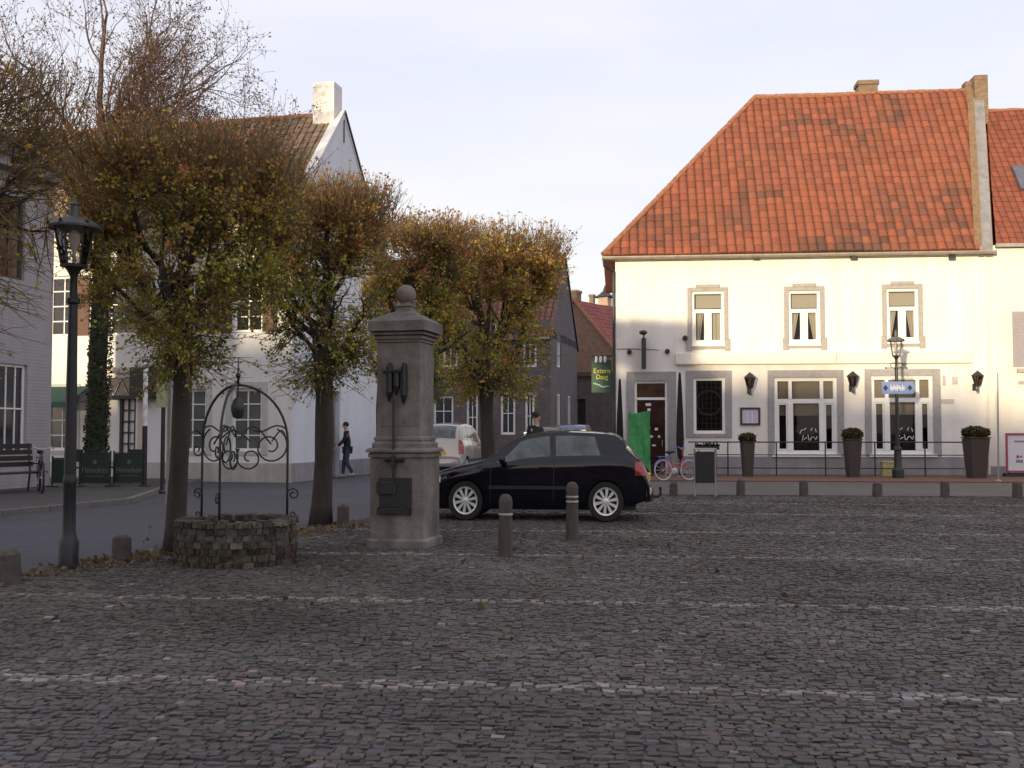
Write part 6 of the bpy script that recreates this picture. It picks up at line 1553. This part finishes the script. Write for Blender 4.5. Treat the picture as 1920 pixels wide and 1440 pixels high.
o = bpy.data.objects.new('plant', leafquads(P, C, .08, rng)); COL.objects.link(o); o.parent = t
x, zz = FR.lp(1664, 866, -1.0); zb_ = FR.lp(1664, 889, -1.0)[1]; bw = .22
t = thing('storage_box', 'small faded yellow box on the ground behind the far street lamp', 'box', FR.w(x, -1.0, .035), FR.rz)
m = MB(); m.bbox(-bw, bw, -.2, .2, 0, zz - .06, .015); m.build('box', box_yellow, t); m = MB(); m.bbox(-bw - .015, bw + .015, -.215, .215, zz - .058, zz - .01, .012); m.build('lid', box_yellow, t)
# poster board and pole in front of the right-hand house
yl = -1.2; x0, z0 = FR.lp(1886, 886, yl); x1, z1 = FR.lp(1886, 812, yl); W2 = .48
t = thing('poster_board', 'crimson-framed poster board at the right edge of the photo', 'poster board', FR.w(x0 + W2, yl, .035), FR.rz); z0 -= .035; z1 -= .035
m = MB(); bars(m, -W2, W2, z0, z1, -.05, .05, fw=.07); m.build('frame', red_frame, t)
m = MB(); m.quad((-W2 + .05, -.01, z0 + .05), (W2 - .05, -.01, z0 + .05), (W2 - .05, -.01, z1 - .05), (-W2 + .05, -.01, z1 - .05)); m.build('poster', poster_paper, t)
m = MB(); m.box(-.12, -.03, -.017, -.012, z0 + .5, z0 + .6); m.box(.0, .07, -.017, -.012, z0 + .52, z0 + .58); m.build('red_mark', red_frame, t)
m = MB(); m.box(-.14, .09, -.0165, -.0125, z0 + .34, z0 + .44); m.box(-.18, .14, -.0165, -.0125, z1 - .32, z1 - .26); m.build('grey_mark', M('grey_print', (.22, .22, .25), .7, .1, 9), t)
m = MB(); m.bbox(-W2 - .02, W2 + .02, -.03, .3, .0, .12, .02); m.tube([(-W2 + .1, .02, .1), (-W2 + .1, .02, z0)], .03, 6); m.tube([(W2 - .1, .02, .1), (W2 - .1, .02, z0)], .03, 6); m.build('stand', dark_paint, t)
q = ground(1872, 904); zt = at(1876, 700, q.y).z
t = thing('slim_pole', 'slim grey pole in front of the wall, between the tallest planter and the poster board', 'pole', (q.x, q.y, .03)); m = MB(); m.tube([(0, 0, 0), (.02, 0, 1.2), (.05, 0, zt)], [.03, .027, .022], 8); m.build('pole', M('grey_pole_paint', (.25, .24, .25), .5, .1, 9), t); m = MB(); m.lathe([(.1, 0), (.1, .02), (.04, .05)], 10); m.build('foot', zinc, t)

# ------------------------------------------------------------------ terrace at the left
def bench(label, px, py, rz, w_=1.7):
    p = ground(px, py, .1); t = thing('bench', label, 'bench', (p.x, p.y, .1), rz, 'dark wooden terrace benches')
    m = MB()
    for i in range(3): m.bbox(-w_ / 2, w_ / 2, -.22 + i * .15, -.09 + i * .15, .46, .50, .008)
    m.build('seat', dark_wood, t)
    m = MB()
    for i in range(4): m.bbox(-w_ / 2, w_ / 2, .25 + i * .02, .285 + i * .02, .62 + i * .15, .74 + i * .15, .008)
    m.build('backrest', dark_wood, t)
    for s in (-1, 1):
        m = MB(); xx = s * (w_ / 2 - .12); m.tube([(xx, -.2, 0), (xx, -.2, .46), (xx, .22, .46)], .025, 5); m.tube([(xx, .30, 0), (xx, .24, .5), (xx, .33, 1.2)], .025, 5); m.tube([(xx, -.2, .46), (xx, -.2, .68), (xx, .27, .70)], .02, 5); m.build('leg', dark_paint, t)
    return t
bench('nearer dark bench at the left edge of the photo, below the tall windows', 12, 925, R(70), 2.2)
bench('dark bench behind the first one, right against the left house', -8, 905, R(72), 1.8)
def screen(label, pxa, pxb, yb, yt, Y, txt=True):
    a, b = at(pxa, yb, Y), at(pxb, yb, Y); w_ = (b.x - a.x); zt = at(pxa, yt, Y).z
    t = thing('terrace_screen', label, 'screen', ((a.x + b.x) / 2, Y, .1), R(-2), 'dark green terrace screens with white lettering'); h = zt - .1
    m = MB(); m.bbox(-w_ / 2 + .05, w_ / 2 - .05, -.012, .012, .10, h - .04, .004); m.build('panel', dark_green, t)
    for s in (-1, 1):
        m = MB(); xx = s * (w_ / 2 - .02); m.tube([(xx, 0, 0), (xx, 0, h + .04)], .025, 8); m.lathe([(.16, 0), (.16, .03), (.03, .05)], 12, (xx, 0, 0)); m.build('post', dark_paint, t)
    m = MB(); m.tube([(-w_ / 2, 0, h - .02), (w_ / 2, 0, h - .02)], .018, 6); m.build('rail', dark_paint, t)
    if txt:
        tx = M('dull_white_lettering', (.13, .15, .14), .7, .1, 9)
        text('Heineken', tx, t, .23, (0, -.018, h * .48), sx=.82)
        m = MB(); s_ = []; 
        for i in range(10): rr = .085 if i % 2 == 0 else .035; an = math.pi / 2 + i * math.pi / 5; s_.append((rr * math.cos(an), -.0185, h * .72 + rr * math.sin(an)))
        m.prism(s_, (0, .004, 0)); m.box(-w_ * .28, w_ * .28, -.0185, -.014, h * .30, h * .315); m.build('emblem', tx, t)
screen('dark green terrace screen directly right of the near street lamp, lettered in white', 147, 208, 918, 848, 29.0)
screen('dark green terrace screen next to the striped pole, lettered in white', 211, 272, 916, 848, 29.2)
screen('plain dark terrace screen at the bicycle, left of the near street lamp', 96, 140, 918, 858, 29.0, txt=False)
# striped pole
q = at(270, 918, 30.0); zt = at(270, 683, 30).z; za = at(270, 752, 30).z; zb = at(270, 800, 30).z
t = thing('striped_pole', 'pole with blue and white spiral stripes over a dark lower half, beside the terrace screens', 'pole', (q.x, 30, .02))
m = MB(); m.lathe([(.12, 0), (.12, .04), (.075, .08), (.07, zb)], 12); m.build('lower_pole', dark_paint, t)
m = MB(); m.lathe([(.068, zb + .002), (.066, zt), (.03, zt + .05)], 14); m.build('upper_pole', white_paint, t, smooth='auto')
m = MB(); n = 60; vs = []
for i in range(n + 1):
    f = i / n; a = f * 2 * math.pi * 2.2; z = zb + (za - zb) * f
    for dz in (0, .14):
        for da in (0, .9, 1.8, 2.6): vs.append((.0695 * math.cos(a + da), .0695 * math.sin(a + da), z + dz * .0 + da * .0))
m.add(vs, [(i * 8 + k, i * 8 + k + 1, (i + 1) * 8 + k + 1, (i + 1) * 8 + k) for i in range(n) for k in range(3)]); m.build('spiral_stripe', M('deep_blue_stripe', (.015, .02, .07), .5, .1, 9), t)
# post with pale green box
q = ground(304, 925); zz0 = at(300, 764, q.y).z; zz1 = at(300, 712, q.y).z
t = thing('post_lantern', 'dark post carrying a pale green box, left of the wide clipped tree', 'post', (q.x, q.y, 0))
m = MB(); m.tube([(0, 0, 0), (0, 0, zz0)], .055, 10); m.lathe([(.12, 0), (.12, .05), (.06, .1)], 10); m.build('post', dark_paint, t)
m = MB(); m.bbox(-.15, .13, -.13, .13, zz0 + .002, zz1, .02); m.build('box', box_green, t); m = MB(); m.prism([(-.18, -.16, zz1 + .002), (.16, -.16, zz1 + .002), (-.01, -.16, zz1 + .12)], (0, .32, 0)); m.build('lid', M('grey_box_lid', (.4, .4, .4), .6, .1, 9), t)
# round blue sign on a thin pole in the crown
q = at(318, 608, 15.6)
t = thing('traffic_sign', 'small round blue traffic sign half hidden in the crown of the wide clipped tree', 'sign', (q.x, 15.6, 0))
m = MB(); m.tube([(0, .03, 0), (0, .03, q.z + .25)], .03, 8); m.build('pole', zinc, t); m = MB(); m.lathe([(.001, -.012), (.115, -.012), (.12, 0), (.001, .002)], 24, (0, -.01, q.z), axis='y'); m.build('disc', M('violet_blue_sign', (.07, .07, .28), .4, .1, 6), t)
# awning over the far left window of the white house
x0, z1 = FW.lp(92, 733, -.1); x1, z0 = FW.lp(128, 764, -.9)
t = thing('awning', 'small dark green awning over the far left window of the white corner house', 'awning', FW.w((x0 + x1) / 2, 0, z0), FW.rz); w2 = (x1 - x0) / 2 + .12; h = z1 - z0 + .15
m = MB(); m.prism([(-w2, -.004, h), (-w2, -1.0, .18), (-w2, -1.0, .0), (-w2, -.97, .0), (-w2, -.97, .15), (-w2, -.004, h - .04)], (2 * w2, 0, 0)); m.build('cloth', awning_green, t)
m = MB()
for s in (-1, 1): m.tube([(s * (w2 - .03), -.004, .25), (s * (w2 - .03), -.97, .1)], .015, 5)
m.build('awning_arm', dark_paint, t)
# terrace furniture behind the screens
def chair(label, loc, rz):
    t = thing('terrace_chair', label, 'chair', loc, rz, 'dark terrace chairs behind the green screens')
    m = MB(); m.bbox(-.22, .22, -.22, .22, .44, .48, .01); m.build('seat', dark_wood, t); m = MB(); m.bbox(-.22, .22, .2, .235, .62, .98, .01); 
    m.build('backrest', dark_wood, t)
    for sx in (-1, 1):
        for sy in (-1, 1): m = MB(); m.tube([(sx * .2, sy * .2, 0), (sx * .19, sy * .2, .44 if sy < 0 else .98)], .016, 5); m.build('leg', dark_paint, t)
    return t
c0_ = chair('dark terrace chair behind the screens, left of the ivy trunk', (*at(140, 900, 30.6).xy, .1), .4)
for px, Y, rz, lb in ((205, 30.8, 1.6, 'dark terrace chair behind the screens, right of the ivy trunk'), (228, 31.0, -1.2, 'dark terrace chair behind the screens, left of the white house door'), (255, 30.8, .3, 'dark terrace chair behind the screens, nearest the striped pole')):
    dup(c0_, (*at(px, 900, Y).xy, .1), rz, lb)
